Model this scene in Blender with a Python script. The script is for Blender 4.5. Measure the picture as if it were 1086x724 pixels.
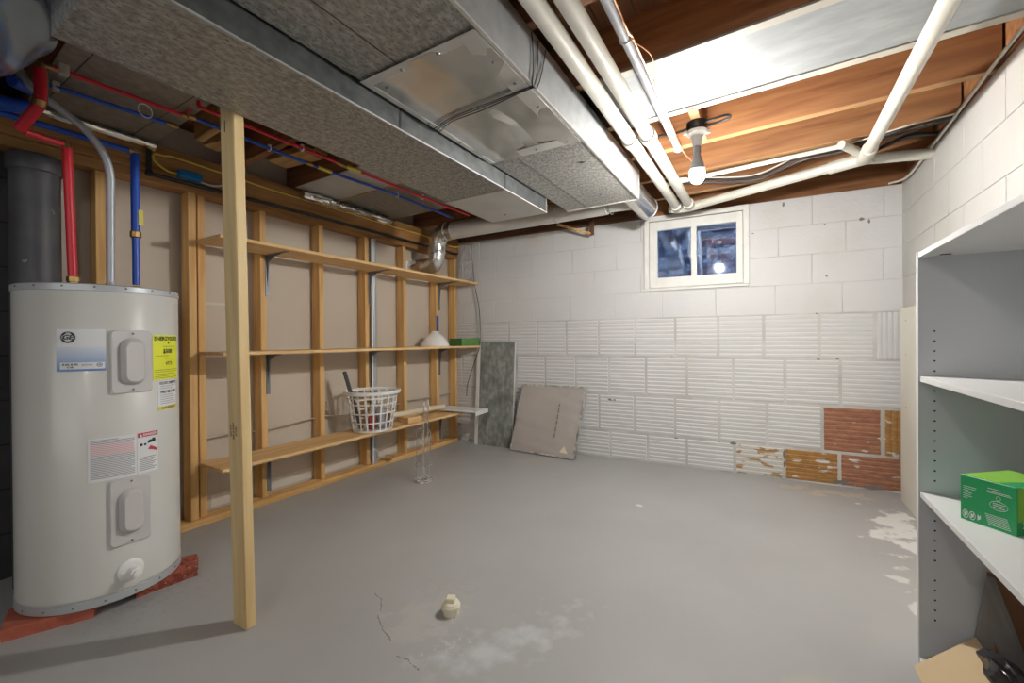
import bpy, bmesh, math, random
from mathutils import Vector, Matrix, noise
random.seed(7)
PI = math.pi
S = bpy.context.scene
for o in list(bpy.data.objects): bpy.data.objects.remove(o)
COL = S.collection

# ---------------------------------------------------------------- camera
F_PX, YAW, PITCH, ROLL, CAM_H = 455.0, math.radians(30.87), math.radians(-.26), math.radians(-.4), 1.06
fw = Vector((-math.sin(YAW)*math.cos(PITCH), math.cos(YAW)*math.cos(PITCH), math.sin(PITCH)))
r0 = Vector((math.cos(YAW), math.sin(YAW), 0)); u0 = r0.cross(fw)
rt = r0*math.cos(ROLL)+u0*math.sin(ROLL); up = u0*math.cos(ROLL)-r0*math.sin(ROLL)
cam_data = bpy.data.cameras.new('camera'); cam = bpy.data.objects.new('camera', cam_data); COL.objects.link(cam)
cam_data.sensor_width = 36; cam_data.lens = 36*F_PX/1086; cam_data.clip_start = .02
cam.matrix_world = Matrix(((rt.x, up.x, -fw.x, 0), (rt.y, up.y, -fw.y, 0), (rt.z, up.z, -fw.z, CAM_H), (0, 0, 0, 1)))
S.camera = cam
S.view_settings.view_transform = 'Standard'; S.view_settings.look = 'None'
S.view_settings.gamma = 1; S.view_settings.use_curve_mapping = False
EXPOSURE = 0.12
S.view_settings.exposure = EXPOSURE
BULB_W = 1500.0        # emission strength of the bulb in view
BACK_W = 19.0         # power of the second ceiling lamp behind the camera
FILL = .14

# ---------------------------------------------------------------- world: dusk sky above, added pale ambient fill at eye level through the open rear
w = bpy.data.worlds.new('world'); S.world = w; w.use_nodes = True
nt = w.node_tree; nt.nodes.clear()
tc = nt.nodes.new('ShaderNodeTexCoord'); sx = nt.nodes.new('ShaderNodeSeparateXYZ')
cr = nt.nodes.new('ShaderNodeValToRGB'); bg = nt.nodes.new('ShaderNodeBackground'); ow = nt.nodes.new('ShaderNodeOutputWorld')
cr.color_ramp.elements[0].position = .35; cr.color_ramp.elements[0].color = (1, .97, .92, 1)
cr.color_ramp.elements[1].position = .7; cr.color_ramp.elements[1].color = (.10, .26, .75, 1)
nt.links.new(tc.outputs['Generated'], sx.inputs[0]); nt.links.new(sx.outputs['Z'], cr.inputs[0])
nt.links.new(cr.outputs[0], bg.inputs[0]); bg.inputs[1].default_value = FILL; nt.links.new(bg.outputs[0], ow.inputs[0])
# light behind the camera: a second ceiling lamp and an added wide area fill
def lamp(name, kind, loc, power, size, rot=None, col=(1, 1, 1), sy=None):
    d = bpy.data.lights.new(name, kind); d.energy = power; d.color = col
    if kind == 'AREA':
        d.size = size
        if sy: d.shape = 'RECTANGLE'; d.size_y = sy
    else: d.shadow_soft_size = size
    o = bpy.data.objects.new(name, d); COL.objects.link(o); o.location = loc
    if rot: o.rotation_euler = rot
    return o
lamp('rear_ceiling_lamp', 'POINT', (-.22, -1.0, 1.92), BACK_W, .06, col=(1, .97, .93))
lamp('rear_fill_area', 'AREA', (-.9, -2.2, 1.55), 11, 2.2, (math.radians(78), 0, math.radians(12)), (1, .98, .96), 1.1)

# ---------------------------------------------------------------- materials
MATS = {}
def mat(name, col, rough=.6, metal=0., col2=None, nscale=6., stretch=(1, 1, 1), lo=.35, hi=.65, bump=0., bscale=40., bstretch=None,
        detail=4., spec=.5, emit=None, estr=0., coat=0., alpha=1., trans=0., col3=None, nscale3=2., lo3=.5, hi3=.7, voro=False):
    m = bpy.data.materials.new(name); m.use_nodes = True; t = m.node_tree; N = t.nodes; L = t.links
    p = N['Principled BSDF']; MATS[name] = m
    c = lambda v: (v[0], v[1], v[2], 1)
    p.inputs['Base Color'].default_value = c(col); p.inputs['Roughness'].default_value = rough; p.inputs['Metallic'].default_value = metal
    p.inputs['Specular IOR Level'].default_value = spec; p.inputs['Coat Weight'].default_value = coat
    p.inputs['Transmission Weight'].default_value = trans; p.inputs['Alpha'].default_value = alpha
    if emit: p.inputs['Emission Color'].default_value = c(emit); p.inputs['Emission Strength'].default_value = estr
    def coords(st):
        tcn = N.new('ShaderNodeTexCoord'); mp = N.new('ShaderNodeMapping'); mp.inputs['Scale'].default_value = st
        L.new(tcn.outputs['Object'], mp.inputs[0]); return mp.outputs[0]
    out = None
    def layer(prev, c2, sc, a, b, st, seed=0., vor=False):
        if vor:
            n = N.new('ShaderNodeTexVoronoi'); n.inputs['Scale'].default_value = sc; L.new(coords(st), n.inputs['Vector']); fac = n.outputs['Color']
        else:
            n = N.new('ShaderNodeTexNoise'); n.inputs['Scale'].default_value = sc; n.inputs['Detail'].default_value = detail
            L.new(coords(st), n.inputs['Vector']); fac = n.outputs[0]
        r = N.new('ShaderNodeMapRange'); r.inputs[1].default_value = a; r.inputs[2].default_value = b; L.new(fac, r.inputs[0])
        mx = N.new('ShaderNodeMix'); mx.data_type = 'RGBA'; L.new(r.outputs[0], mx.inputs[0])
        if prev is None: mx.inputs[6].default_value = c(col)
        else: L.new(prev, mx.inputs[6])
        mx.inputs[7].default_value = c(c2); return mx.outputs[2]
    if col2: out = layer(None, col2, nscale, lo, hi, stretch, vor=voro)
    if col3: out = layer(out, col3, nscale3, lo3, hi3, stretch)
    if out is not None: L.new(out, p.inputs['Base Color'])
    if bump:
        n = N.new('ShaderNodeTexNoise'); n.inputs['Scale'].default_value = bscale; n.inputs['Detail'].default_value = 5
        L.new(coords(bstretch or stretch), n.inputs['Vector'])
        b = N.new('ShaderNodeBump'); b.inputs['Strength'].default_value = bump; b.inputs['Distance'].default_value = .01
        L.new(n.outputs[0], b.inputs['Height']); L.new(b.outputs[0], p.inputs['Normal'])
    return m

def wood(name, a, b, axis, rough=.65, c3=None):
    st = [9, 9, 9]; st['xyz'.index(axis)] = .55
    return mat(name, a, rough, 0, b, 3.2, tuple(st), .38, .66, .12, 6, None, 5, .35, col3=c3, nscale3=.5, lo3=.52, hi3=.75)
PINE = ((.78, .50, .21), (.60, .34, .12))
wood('stud_wood', *PINE, 'z', c3=(.76, .50, .21)); wood('plate_wood', *PINE, 'y'); wood('shelf_wood', (.80, .55, .28), (.66, .41, .17), 'y')
wood('post_wood', (.80, .62, .34), (.70, .50, .24), 'z')
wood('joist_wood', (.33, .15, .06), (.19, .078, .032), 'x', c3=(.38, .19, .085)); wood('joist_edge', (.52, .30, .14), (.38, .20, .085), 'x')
wood('beam_wood', (.40, .20, .07), (.22, .10, .03), 'y', c3=(.46, .25, .10)); wood('plank_wood', (.26, .12, .055), (.15, .065, .03), 'y')
wood('dark_wood', (.17, .085, .045), (.10, .05, .03), 'x')
wood('block_wood', (.52, .33, .15), (.40, .23, .09), 'x')
mat('galv', (.30, .29, .265), .5, .5, (.50, .485, .45), 42, (1.4, .8, 1), .38, .64, .05, 60, None, 8, col3=(.20, .19, .17), nscale3=85, lo3=.48, hi3=.66)
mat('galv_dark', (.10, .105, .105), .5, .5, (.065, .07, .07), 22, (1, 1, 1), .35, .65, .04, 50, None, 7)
mat('galv_side', (.36, .37, .37), .45, .45, (.43, .44, .44), 18, (1, 1, 1), .35, .65, .03, 50)
mat('galv_shiny', (.72, .70, .66), .24, .9, (.66, .63, .58), 4, (1, 1, 1), .3, .7, .25, 5)
mat('pan_metal', (.26, .27, .268), .6, .1, (.34, .35, .348), 9, (.6, 1.6, 1), .35, .65, .08, 12, None, 6, col3=(.27, .285, .28), nscale3=30, lo3=.55, hi3=.8)
mat('pan_dark', (.25, .225, .19), .5, .5, (.33, .305, .265), 28, (1, 1, 1), .35, .65, .05, 40, None, 7)
mat('cap_metal', (.56, .545, .51), .42, .35, (.62, .60, .56), 6, (1, 1, 1), .35, .65, .04, 20)
mat('foil', (.80, .79, .76), .22, .95, None, bump=.6, bscale=22)
mat('foil_blue_reflect', (.25, .38, .60), .26, .97, None, bump=.08, bscale=6)  # blue reflection of window light put into the foil colour
mat('cream_strip', (.46, .425, .36), .6, 0, (.44, .40, .33), 8, (1, 6, 1))
mat('pipe_cream', (.62, .595, .52), .36, 0, (.56, .535, .46), 5, (1, 1, 1), .4, .8, .03, 25)
mat('pipe_grey', (.30, .30, .33), .5, 0, (.40, .40, .42), 7)
mat('conduit_grey', (.44, .46, .50), .42, .3)
mat('soil_pipe', (.065, .065, .072), .5, 0, (.095, .095, .10), 7, (1, 1, 1), .4, .7, .05, 30, col3=(.45, .44, .42), nscale3=13, lo3=.68, hi3=.74)
mat('pex_red', (.62, .018, .035), .38); mat('pex_blue', (.015, .085, .50), .38)
mat('brass', (.48, .32, .13), .35, .9, (.30, .20, .09), 30); mat('copper', (.75, .37, .2), .4, .7)
mat('white_plastic', (.86, .86, .84), .38); mat('heater_white', (.69, .69, .655), .28, 0, (.66, .66, .625), 2, coat=.3)
mat('heater_rim', (.52, .55, .57), .35, .2); mat('cover_grey', (.62, .60, .60), .4)
mat('black', (.015, .015, .016), .45); mat('black_wire', (.02, .02, .02), .5); mat('dark_grey', (.07, .065, .065), .5)
mat('yellow_cable', (.72, .52, .08), .45); mat('yellow_print', (.86, .90, .05), .5); mat('yellow_tag', (.75, .66, .10), .5)
mat('blue_box', (.01, .16, .42), .4); mat('label_white', (.80, .82, .84), .45); mat('print_dark', (.03, .04, .05), .6)
mat('print_red', (.55, .05, .08), .6); mat('print_grey', (.33, .33, .34), .6); mat('print_pink', (.70, .36, .38), .6)
mat('red_brick', (.47, .135, .08), .85, 0, (.38, .095, .055), 12, (1, 1, 1), .4, .7, .5, 30)
mat('red_brick_broken', (.45, .12, .075), .9, 0, (.24, .055, .035), 40, (1, 1, 1), .4, .6, 1.0, 60, col3=(.62, .38, .30), nscale3=90, lo3=.62, hi3=.68)
mat('drywall', (.62, .545, .455), .9, 0, (.58, .505, .42), 1.5, (1, 1, 1), .3, .7, .04, 30, spec=.2)
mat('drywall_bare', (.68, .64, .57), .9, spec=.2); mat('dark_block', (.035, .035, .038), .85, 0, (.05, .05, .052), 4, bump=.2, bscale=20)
mat('joint_dark', (.018, .018, .02), .9)
mat('ceramic', (.74, .73, .70), .3); mat('steel_grey', (.22, .23, .25), .4, .6); mat('chrome', (.75, .75, .76), .14, 1.)
mat('melamine', (.68, .68, .67), .38); mat('melamine_panel', (.56, .58, .60), .42); mat('hole', (.01, .01, .01), .9)
mat('side_board', (.72, .69, .60), .6, 0, (.68, .65, .56), 3)
mat('cardboard', (.63, .48, .29), .85, 0, (.60, .45, .27), 6); mat('brown_board', (.27, .13, .065), .8, 0, (.22, .10, .05), 5)
mat('grey_board', (.20, .185, .175), .6, .1, (.26, .245, .23), 5)
mat('stone_panel', (.19, .21, .185), .6, 0, (.36, .375, .345), 26, (1, 1, .6), .35, .65, .1, 40, None, 9, col3=(.15, .165, .15), nscale3=9, lo3=.48, hi3=.66)
mat('panel_edge', (.74, .72, .68), .7); mat('filter_wrap', (.56, .52, .49), .18, .15, (.50, .465, .44), 3, (1, 1, 1), .3, .7, .5, 7, coat=.6)
mat('filter_frame', (.22, .21, .20), .5, .2, (.66, .65, .63), 22)
mat('green_card', (.02, .36, .12), .4, coat=.2); mat('green_light', (.27, .58, .07), .4, coat=.2); mat('green_old', (.12, .27, .07), .55); mat('green_old_dark', (.05, .16, .035), .55)
mat('opal', (.90, .89, .87), .2, coat=.4); mat('blue_plastic', (.02, .10, .40), .4); mat('red_plastic', (.42, .09, .08), .4); mat('grey_plastic', (.42, .42, .44), .35)
mat('paper_tube', (.78, .69, .52), .7); mat('cleanout', (.80, .75, .58), .4)
mat('bag_black', (.012, .012, .014), .16, coat=.5); mat('can_label', (.66, .64, .60), .4, 0, (.50, .48, .45), 30, (1, 1, 8))
mat('frame_white', (.80, .79, .75), .5, 0, (.74, .73, .68), 10, bump=.06, bscale=20)
mat('well_wall', (.22, .30, .48), .7, 0, (.12, .18, .34), 6, bump=.2)  # blue of the dusk light put into the well's colour
mat('film', (.8, .8, .8), .25, 0, alpha=.28)
mat('bulb_glass', (1, .98, .95), .3, emit=(1, .975, .94), estr=BULB_W)
# window glass: dusk blue put into a mottled pane's colour, also mirrors the cellar
g = bpy.data.materials.new('pane_glass'); g.use_nodes = True; MATS['pane_glass'] = g
t = g.node_tree; t.nodes.clear(); o_ = t.nodes.new('ShaderNodeOutputMaterial'); gl = t.nodes.new('ShaderNodeBsdfGlossy'); tr = t.nodes.new('ShaderNodeBsdfTransparent')
df = t.nodes.new('ShaderNodeBsdfDiffuse'); m1 = t.nodes.new('ShaderNodeMixShader'); m2 = t.nodes.new('ShaderNodeMixShader'); tn = t.nodes.new('ShaderNodeTexNoise'); mr = t.nodes.new('ShaderNodeMapRange')
gl.inputs['Roughness'].default_value = .03; gl.inputs['Color'].default_value = (.75, .86, 1, 1); tr.inputs['Color'].default_value = (.45, .6, .9, 1); m1.inputs[0].default_value = .26
df.inputs['Color'].default_value = (.22, .36, .62, 1); tn.inputs['Scale'].default_value = 14; tn.inputs['Detail'].default_value = 8
tco = t.nodes.new('ShaderNodeTexCoord'); t.links.new(tco.outputs['Object'], tn.inputs['Vector'])
mr.inputs[1].default_value = .45; mr.inputs[2].default_value = .75; mr.inputs[3].default_value = .06; mr.inputs[4].default_value = .6
t.links.new(tn.outputs[0], mr.inputs[0]); t.links.new(mr.outputs[0], m2.inputs[0])
t.links.new(tr.outputs[0], m1.inputs[1]); t.links.new(gl.outputs[0], m1.inputs[2]); t.links.new(m1.outputs[0], m2.inputs[1]); t.links.new(df.outputs[0], m2.inputs[2]); t.links.new(m2.outputs[0], o_.inputs[0])

# painted masonry
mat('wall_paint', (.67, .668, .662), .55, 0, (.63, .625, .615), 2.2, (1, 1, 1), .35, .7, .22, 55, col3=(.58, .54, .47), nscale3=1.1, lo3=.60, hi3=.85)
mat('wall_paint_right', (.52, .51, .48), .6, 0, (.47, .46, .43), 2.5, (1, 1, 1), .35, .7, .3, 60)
mat('crack_dark', (.22, .19, .16), .9); mat('joint_paint', (.50, .49, .465), .7, 0, (.64, .63, .61), 3, (1, 1, 1), .4, .6)
def peeled(name, clay, clay2, keep):
    m = mat(name, clay, .85, 0, clay2, 18, (1, 1, 3), .35, .65, .5, 60)
    t = m.node_tree; p = t.nodes['Principled BSDF']; src = p.inputs['Base Color'].links[0].from_socket
    n = t.nodes.new('ShaderNodeTexNoise'); n.inputs['Scale'].default_value = 9; n.inputs['Detail'].default_value = 7
    tc_ = t.nodes.new('ShaderNodeTexCoord'); mp = t.nodes.new('ShaderNodeMapping'); mp.inputs['Scale'].default_value = (1, 1, 3)
    t.links.new(tc_.outputs['Object'], mp.inputs[0]); t.links.new(mp.outputs[0], n.inputs[0])
    r = t.nodes.new('ShaderNodeMapRange'); r.inputs[1].default_value = keep; r.inputs[2].default_value = keep+.03; t.links.new(n.outputs[0], r.inputs[0])
    mx = t.nodes.new('ShaderNodeMix'); mx.data_type = 'RGBA'; t.links.new(r.outputs[0], mx.inputs[0]); t.links.new(src, mx.inputs[6]); mx.inputs[7].default_value = (.66, .64, .60, 1)
    t.links.new(mx.outputs[2], p.inputs['Base Color'])
peeled('clay_red', (.42, .20, .12), (.31, .135, .08), .64); peeled('clay_ochre', (.46, .25, .08), (.34, .17, .06), .60); peeled('clay_part', (.44, .26, .11), (.36, .22, .11), .42)

# floor paint with its worn and patched places (positions are places on the slab)
fm = mat('floor_paint', (.44, .442, .436), .42, 0, (.395, .393, .384), 1.6, (1, 1, 1), .35, .7, .10, 14)
t = fm.node_tree; p = t.nodes['Principled BSDF']; src = p.inputs['Base Color'].links[0].from_socket
tcf = t.nodes.new('ShaderNodeTexCoord')
def spot(src, cx, cy, rx, ry, col, nsc, thr, soft=.06, rot=0, amt=1.):
    mp = t.nodes.new('ShaderNodeMapping'); mp.vector_type = 'TEXTURE'; mp.inputs['Location'].default_value = (cx, cy, 0); mp.inputs['Rotation'].default_value = (0, 0, rot); mp.inputs['Scale'].default_value = (rx, ry, 1)
    gr = t.nodes.new('ShaderNodeVectorMath'); gr.operation = 'LENGTH'; t.links.new(tcf.outputs['Object'], mp.inputs[0]); t.links.new(mp.outputs[0], gr.inputs[0])
    n = t.nodes.new('ShaderNodeTexNoise'); n.inputs['Scale'].default_value = nsc; n.inputs['Detail'].default_value = 8; t.links.new(tcf.outputs['Object'], n.inputs[0])
    ma = t.nodes.new('ShaderNodeMath'); ma.operation = 'MULTIPLY_ADD'; ma.inputs[1].default_value = -.32; t.links.new(gr.outputs['Value'], ma.inputs[0]); t.links.new(n.outputs[0], ma.inputs[2])
    r = t.nodes.new('ShaderNodeMapRange'); r.inputs[1].default_value = thr; r.inputs[2].default_value = thr+soft; r.inputs[4].default_value = amt; t.links.new(ma.outputs[0], r.inputs[0])
    mx = t.nodes.new('ShaderNodeMix'); mx.data_type = 'RGBA'; t.links.new(r.outputs[0], mx.inputs[0]); t.links.new(src, mx.inputs[6]); mx.inputs[7].default_value = (*col, 1)
    t.links.new(mx.outputs[2], p.inputs['Base Color']); return mx.outputs[2]
src = spot(src, .62, 3.05, .22, .75, (.78, .77, .74), 7, .36)
src = spot(src, .50, 2.2, .12, .7, (.74, .73, .70), 9, .42, amt=.8)
src = spot(src, .3, 3.62, .5, .14, (.58, .50, .40), 9, .34, amt=.8)
src = spot(src, -.80, 1.25, .12, .45, (.66, .68, .70), 13, .24, .30, -.5, .6)
src = spot(src, -1.2, 1.45, .35, .25, (.40, .385, .36), 22, .40, .12, 0, .45)
src = spot(src, -.95, 1.15, .25, .2, (.60, .60, .58), 45, .50, .05, 0, .6)
src = spot(src, -1.15, 1.20, .25, .30, (.52, .50, .46), 12, .36, .08, 0, .5)
src = spot(src, -1.15, 1.10, .22, .22, (.2, .19, .18), 16, .60, .02, 0, .8)
src = spot(src, .15, 1.55, .12, .12, (.50, .47, .38), 5, .30, .1, 0, .5)
src = spot(src, -.7, 2.75, .25, .12, (.70, .70, .68), 11, .53, .03)
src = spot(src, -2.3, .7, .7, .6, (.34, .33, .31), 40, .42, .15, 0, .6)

# ---------------------------------------------------------------- mesh builder and object helpers
ORG = {}
class MB:
    def __init__(s): s.bm = bmesh.new(); s.mi = 0; s.ml = []
    def use(s, name):
        if name not in s.ml: s.ml.append(name)
        s.mi = s.ml.index(name); return s
    def face(s, pts, mi=None):
        vs = [s.bm.verts.new(p) for p in pts]
        f = s.bm.faces.new(vs); f.material_index = s.mi if mi is None else mi; return vs
    def hexa(s, c, bev=0):   # c: 8 corners, bottom ring then top ring
        vs = [s.bm.verts.new(p) for p in c]; fs = []
        for q in ((3, 2, 1, 0), (4, 5, 6, 7), (0, 1, 5, 4), (1, 2, 6, 5), (2, 3, 7, 6), (3, 0, 4, 7)):
            f = s.bm.faces.new([vs[i] for i in q]); f.material_index = s.mi; fs.append(f)
        if bev:
            es = list({e for f in fs for e in f.edges})
            r = bmesh.ops.bevel(s.bm, geom=es, offset=bev, segments=1, affect='EDGES', profile=.5)
            for f in r['faces']: f.material_index = s.mi
        return s
    def box(s, a, b, bev=0):
        x0, x1 = sorted((a[0], b[0])); y0, y1 = sorted((a[1], b[1])); z0, z1 = sorted((a[2], b[2]))
        return s.hexa([(x0, y0, z0), (x1, y0, z0), (x1, y1, z0), (x0, y1, z0), (x0, y0, z1), (x1, y0, z1), (x1, y1, z1), (x0, y1, z1)], bev)
    def obox(s, c, ax, ay, az, h, bev=0):   # centre, unit axes, half sizes
        c = Vector(c); X = Vector(ax).normalized()*h[0]; Y = Vector(ay).normalized()*h[1]; Z = Vector(az).normalized()*h[2]
        return s.hexa([c-X-Y-Z, c+X-Y-Z, c+X+Y-Z, c-X+Y-Z, c-X-Y+Z, c+X-Y+Z, c+X+Y+Z, c-X+Y+Z], bev)
    def bar(s, p, q, wd, th, up_=(0, 0, 1), bev=0):
        p = Vector(p); q = Vector(q); d = (q-p); l = d.length; d.normalize(); u = Vector(up_)
        sd = d.cross(u).normalized(); u = sd.cross(d).normalized()
        return s.obox((p+q)/2, d, sd, u, (l/2, wd/2, th/2), bev)
    def rings(s, rings, cap=True, closed=False):
        R = [[s.bm.verts.new(p) for p in r] for r in rings]; n = len(R[0]); m = len(R)
        for i in range(m if closed else m-1):
            a, b = R[i], R[(i+1) % m]
            for j in range(n):
                k = (j+1) % n; f = s.bm.faces.new((a[j], a[k], b[k], b[j])); f.material_index = s.mi
        if cap and not closed:
            f = s.bm.faces.new(list(reversed(R[0]))); f.material_index = s.mi
            f = s.bm.faces.new(R[-1]); f.material_index = s.mi
        return s
    def tube(s, pts, r, n=12, cap=True, closed=False, rad=None):
        P = [Vector(p) for p in pts]; m = len(P); T = []
        for i in range(m):
            a = P[i-1] if (i or closed) else P[0]; b = P[(i+1) % m] if (i < m-1 or closed) else P[-1]
            T.append((b-a).normalized())
        ref = Vector((0, 0, 1)) if abs(T[0].z) < .9 else Vector((1, 0, 0))
        u = T[0].cross(ref).normalized(); out = []
        for i in range(m):
            u = (u - T[i]*u.dot(T[i])).normalized(); v = T[i].cross(u); rr = rad[i] if rad else r
            out.append([P[i]+u*math.cos(2*PI*k/n)*rr+v*math.sin(2*PI*k/n)*rr for k in range(n)])
        return s.rings(out, cap, closed)
    def cyl(s, p, q, r, n=20, r2=None): return s.tube([p, q], r, n, rad=[r, r if r2 is None else r2])
    def lathe(s, c, prof, n=32, axis=(0, 0, 1), cap=True, a0=0, squash=None):   # prof: (radius, height)
        A = Vector(axis).normalized(); ref = Vector((0, 0, 1)) if abs(A.z) < .9 else Vector((1, 0, 0))
        u = A.cross(ref).normalized(); v = A.cross(u); c = Vector(c)
        return s.rings([[c+A*h+u*(math.cos(a0-2*PI*k/n)*max(r, .0004))+v*(math.sin(a0-2*PI*k/n)*max(r, .0004)) for k in range(n)] for r, h in prof], cap)
    def torus(s, c, R, r, axis=(0, 0, 1), n=32, k=8):
        A = Vector(axis).normalized(); ref = Vector((0, 0, 1)) if abs(A.z) < .9 else Vector((1, 0, 0))
        u = A.cross(ref).normalized(); v = A.cross(u); c = Vector(c)
        return s.tube([c+u*R*math.cos(2*PI*i/n)+v*R*math.sin(2*PI*i/n) for i in range(n)], r, k, closed=True)
    def prism(s, pts, vec):
        a = [s.bm.verts.new(p) for p in pts]; b = [s.bm.verts.new(Vector(p)+Vector(vec)) for p in pts]; n = len(a)
        for f in (list(reversed(a)), b): f = s.bm.faces.new(f); f.material_index = s.mi
        for i in range(n):
            f = s.bm.faces.new((a[i], a[(i+1) % n], b[(i+1) % n], b[i])); f.material_index = s.mi
        return s
    def grid(s, fn, nu, nv):
        V = [[s.bm.verts.new(fn(i/nu, j/nv)) for j in range(nv+1)] for i in range(nu+1)]
        for i in range(nu):
            for j in range(nv):
                f = s.bm.faces.new((V[i][j], V[i+1][j], V[i+1][j+1], V[i][j+1])); f.material_index = s.mi
        return s
    def build(s, name, m=None, parent=None, smooth=35):
        bmesh.ops.recalc_face_normals(s.bm, faces=s.bm.faces)
        org = ORG.get(parent.name, Vector((0, 0, 0))) if parent else Vector((0, 0, 0))
        me = bpy.data.meshes.new(name); s.bm.to_mesh(me); s.bm.free()
        if org.length: me.transform(Matrix.Translation(-org))
        ms = [m] if m else s.ml
        for x in ms: me.materials.append(MATS[x])
        if smooth:
            me.polygons.foreach_set('use_smooth', [True]*len(me.polygons)); me.set_sharp_from_angle(angle=math.radians(smooth))
        o = bpy.data.objects.new(name, me); COL.objects.link(o)
        if parent: o.parent = parent; ORG[o.name] = org
        return o
def each(mb, name, m, parent, smooth=35):
    """every loose piece of the builder's mesh becomes a part of its own"""
    bm = mb.bm; seen = set(); out = []; bm.verts.index_update(); bm.verts.ensure_lookup_table()
    for v0 in bm.verts:
        if v0.index in seen: continue
        st_, isl = [v0], []; seen.add(v0.index)
        while st_:
            v = st_.pop(); isl.append(v)
            for e in v.link_edges:
                w_ = e.other_vert(v)
                if w_.index not in seen: seen.add(w_.index); st_.append(w_)
        n_ = MB(); n_.ml = list(mb.ml); mp = {v.index: n_.bm.verts.new(v.co) for v in isl}
        for f in {f for v in isl for f in v.link_faces}:
            g_ = n_.bm.faces.new([mp[v.index] for v in f.verts]); g_.material_index = f.material_index
        out.append(n_.build(name, m, parent, smooth))
    bm.free(); return out
def tag(o, label, cat, group=None, kind=None):
    o['label'] = label; o['category'] = cat
    if group: o['group'] = group
    if kind: o['kind'] = kind
    return o
def thing(name, label, cat, loc, group=None):
    o = bpy.data.objects.new(name, None); COL.objects.link(o); o.location = loc; o.empty_display_size = .05
    ORG[o.name] = Vector(loc); return tag(o, label, cat, group)
def structure(o): o['kind'] = 'structure'; return o
def single(mb, name, m, label, cat, org, group=None, smooth=35):
    """one-mesh thing with its origin at its own base"""
    o = mb.build(name, m, None, smooth); o.data.transform(Matrix.Translation(-Vector(org))); o.location = org
    return tag(o, label, cat, group)
def smooth_path(pts, k=6):
    P = [Vector(p) for p in pts]; P = [P[0]*2-P[1]]+P+[P[-1]*2-P[-2]]; out = []
    for i in range(1, len(P)-2):
        for j in range(k):
            t_ = j/k; a, b, c, d = P[i-1:i+3]
            out.append(.5*((2*b)+(c-a)*t_+(2*a-5*b+4*c-d)*t_**2+(-a+3*b-3*c+d)*t_**3))
    out.append(P[-2]); return out
def text_polys(txt, size, bold=0.):
    cu = bpy.data.curves.new('t', 'FONT'); cu.body = txt; cu.size = size; cu.align_x = 'CENTER'; cu.align_y = 'CENTER'; cu.resolution_u = 3; cu.offset = bold
    ob = bpy.data.objects.new('t', cu); COL.objects.link(ob); dg = bpy.context.evaluated_depsgraph_get()
    me = bpy.data.meshes.new_from_object(ob.evaluated_get(dg)); bpy.data.objects.remove(ob); bpy.data.curves.remove(cu)
    vs = [v.co.copy() for v in me.vertices]; ps = [list(q.vertices) for q in me.polygons]; bpy.data.meshes.remove(me); return vs, ps
def put_text(mb, txt, size, fn, du=0, dv=0, bold=0., width=None):
    vs, ps = text_polys(txt, size, bold)
    if width and vs:
        wd = max(v.x for v in vs)-min(v.x for v in vs); k = width/wd
        for v in vs: v.x *= k
    bv = [mb.bm.verts.new(fn(v.x+du, v.y+dv)) for v in vs]
    for q in ps:
        try: f = mb.bm.faces.new([bv[i] for i in q]); f.material_index = mb.mi
        except ValueError: pass

# ================================================================ SETTING
Z_J, Z_SUB = 2.115, 2.305          # joist bottoms, subfloor
WA, WB = .0569, 3.785              # back wall line  y = WA x + WB
nrm = Vector((WA, -1, 0)).normalized(); tng = Vector((1, WA, 0)).normalized()
def BW(x, d, z): return Vector((x, WA*x+WB, z)) + nrm*d
XL, XR = -2.93, .775
m = MB(); m.use('floor_paint').box((-3.4, -3.2, -.12), (1.1, 4.2, 0)); m.use('crack_dark')
CRACKS = (((-1.42, 1.242), (-1.36, 1.224)), ((-1.302, 1.151), (-1.249, 1.117), (-1.21, 1.095), (-1.145, 1.074)), ((-1.36, 1.224), (-1.31, 1.17)), ((-1.074, 1.031), (-1.028, 1.036), (-.994, 1.027), (-.965, 1.022)), ((-1.048, 1.285), (-1.027, 1.284)))
for L_ in CRACKS:                  # cracks at the edge of the old patch round the cleanout
    for (xa, ya), (xb, yb) in zip(L_, L_[1:]):
        n_ = 4
        for i in range(n_):
            f0, f1 = i/n_, (i+1)/n_; j_ = [random.uniform(-.003, .003) for _ in range(4)]; wd_ = random.uniform(.0012, .003)
            p0 = Vector((xa+(xb-xa)*f0+j_[0], ya+(yb-ya)*f0+j_[1], .0003)); p1 = Vector((xa+(xb-xa)*f1+j_[2], ya+(yb-ya)*f1+j_[3], .0003)); sd_ = (p1-p0).cross(Vector((0, 0, 1))).normalized()*wd_
            m.face([p0-sd_, p1-sd_*.6, p1+sd_*.6, p0+sd_])
structure(m.build('floor', None, smooth=0))
m = MB()
x = -3.25
while x < 1.05:
    m.box((x, -3.2, Z_SUB+random.uniform(0, .002)), (x+.138, 4.0, Z_SUB+.02)); x += .141
m.box((-3.3, -3.2, Z_SUB+.02), (1.1, 4.0, Z_SUB+.04))
structure(m.build('ceiling', 'plank_wood', smooth=0))

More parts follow.
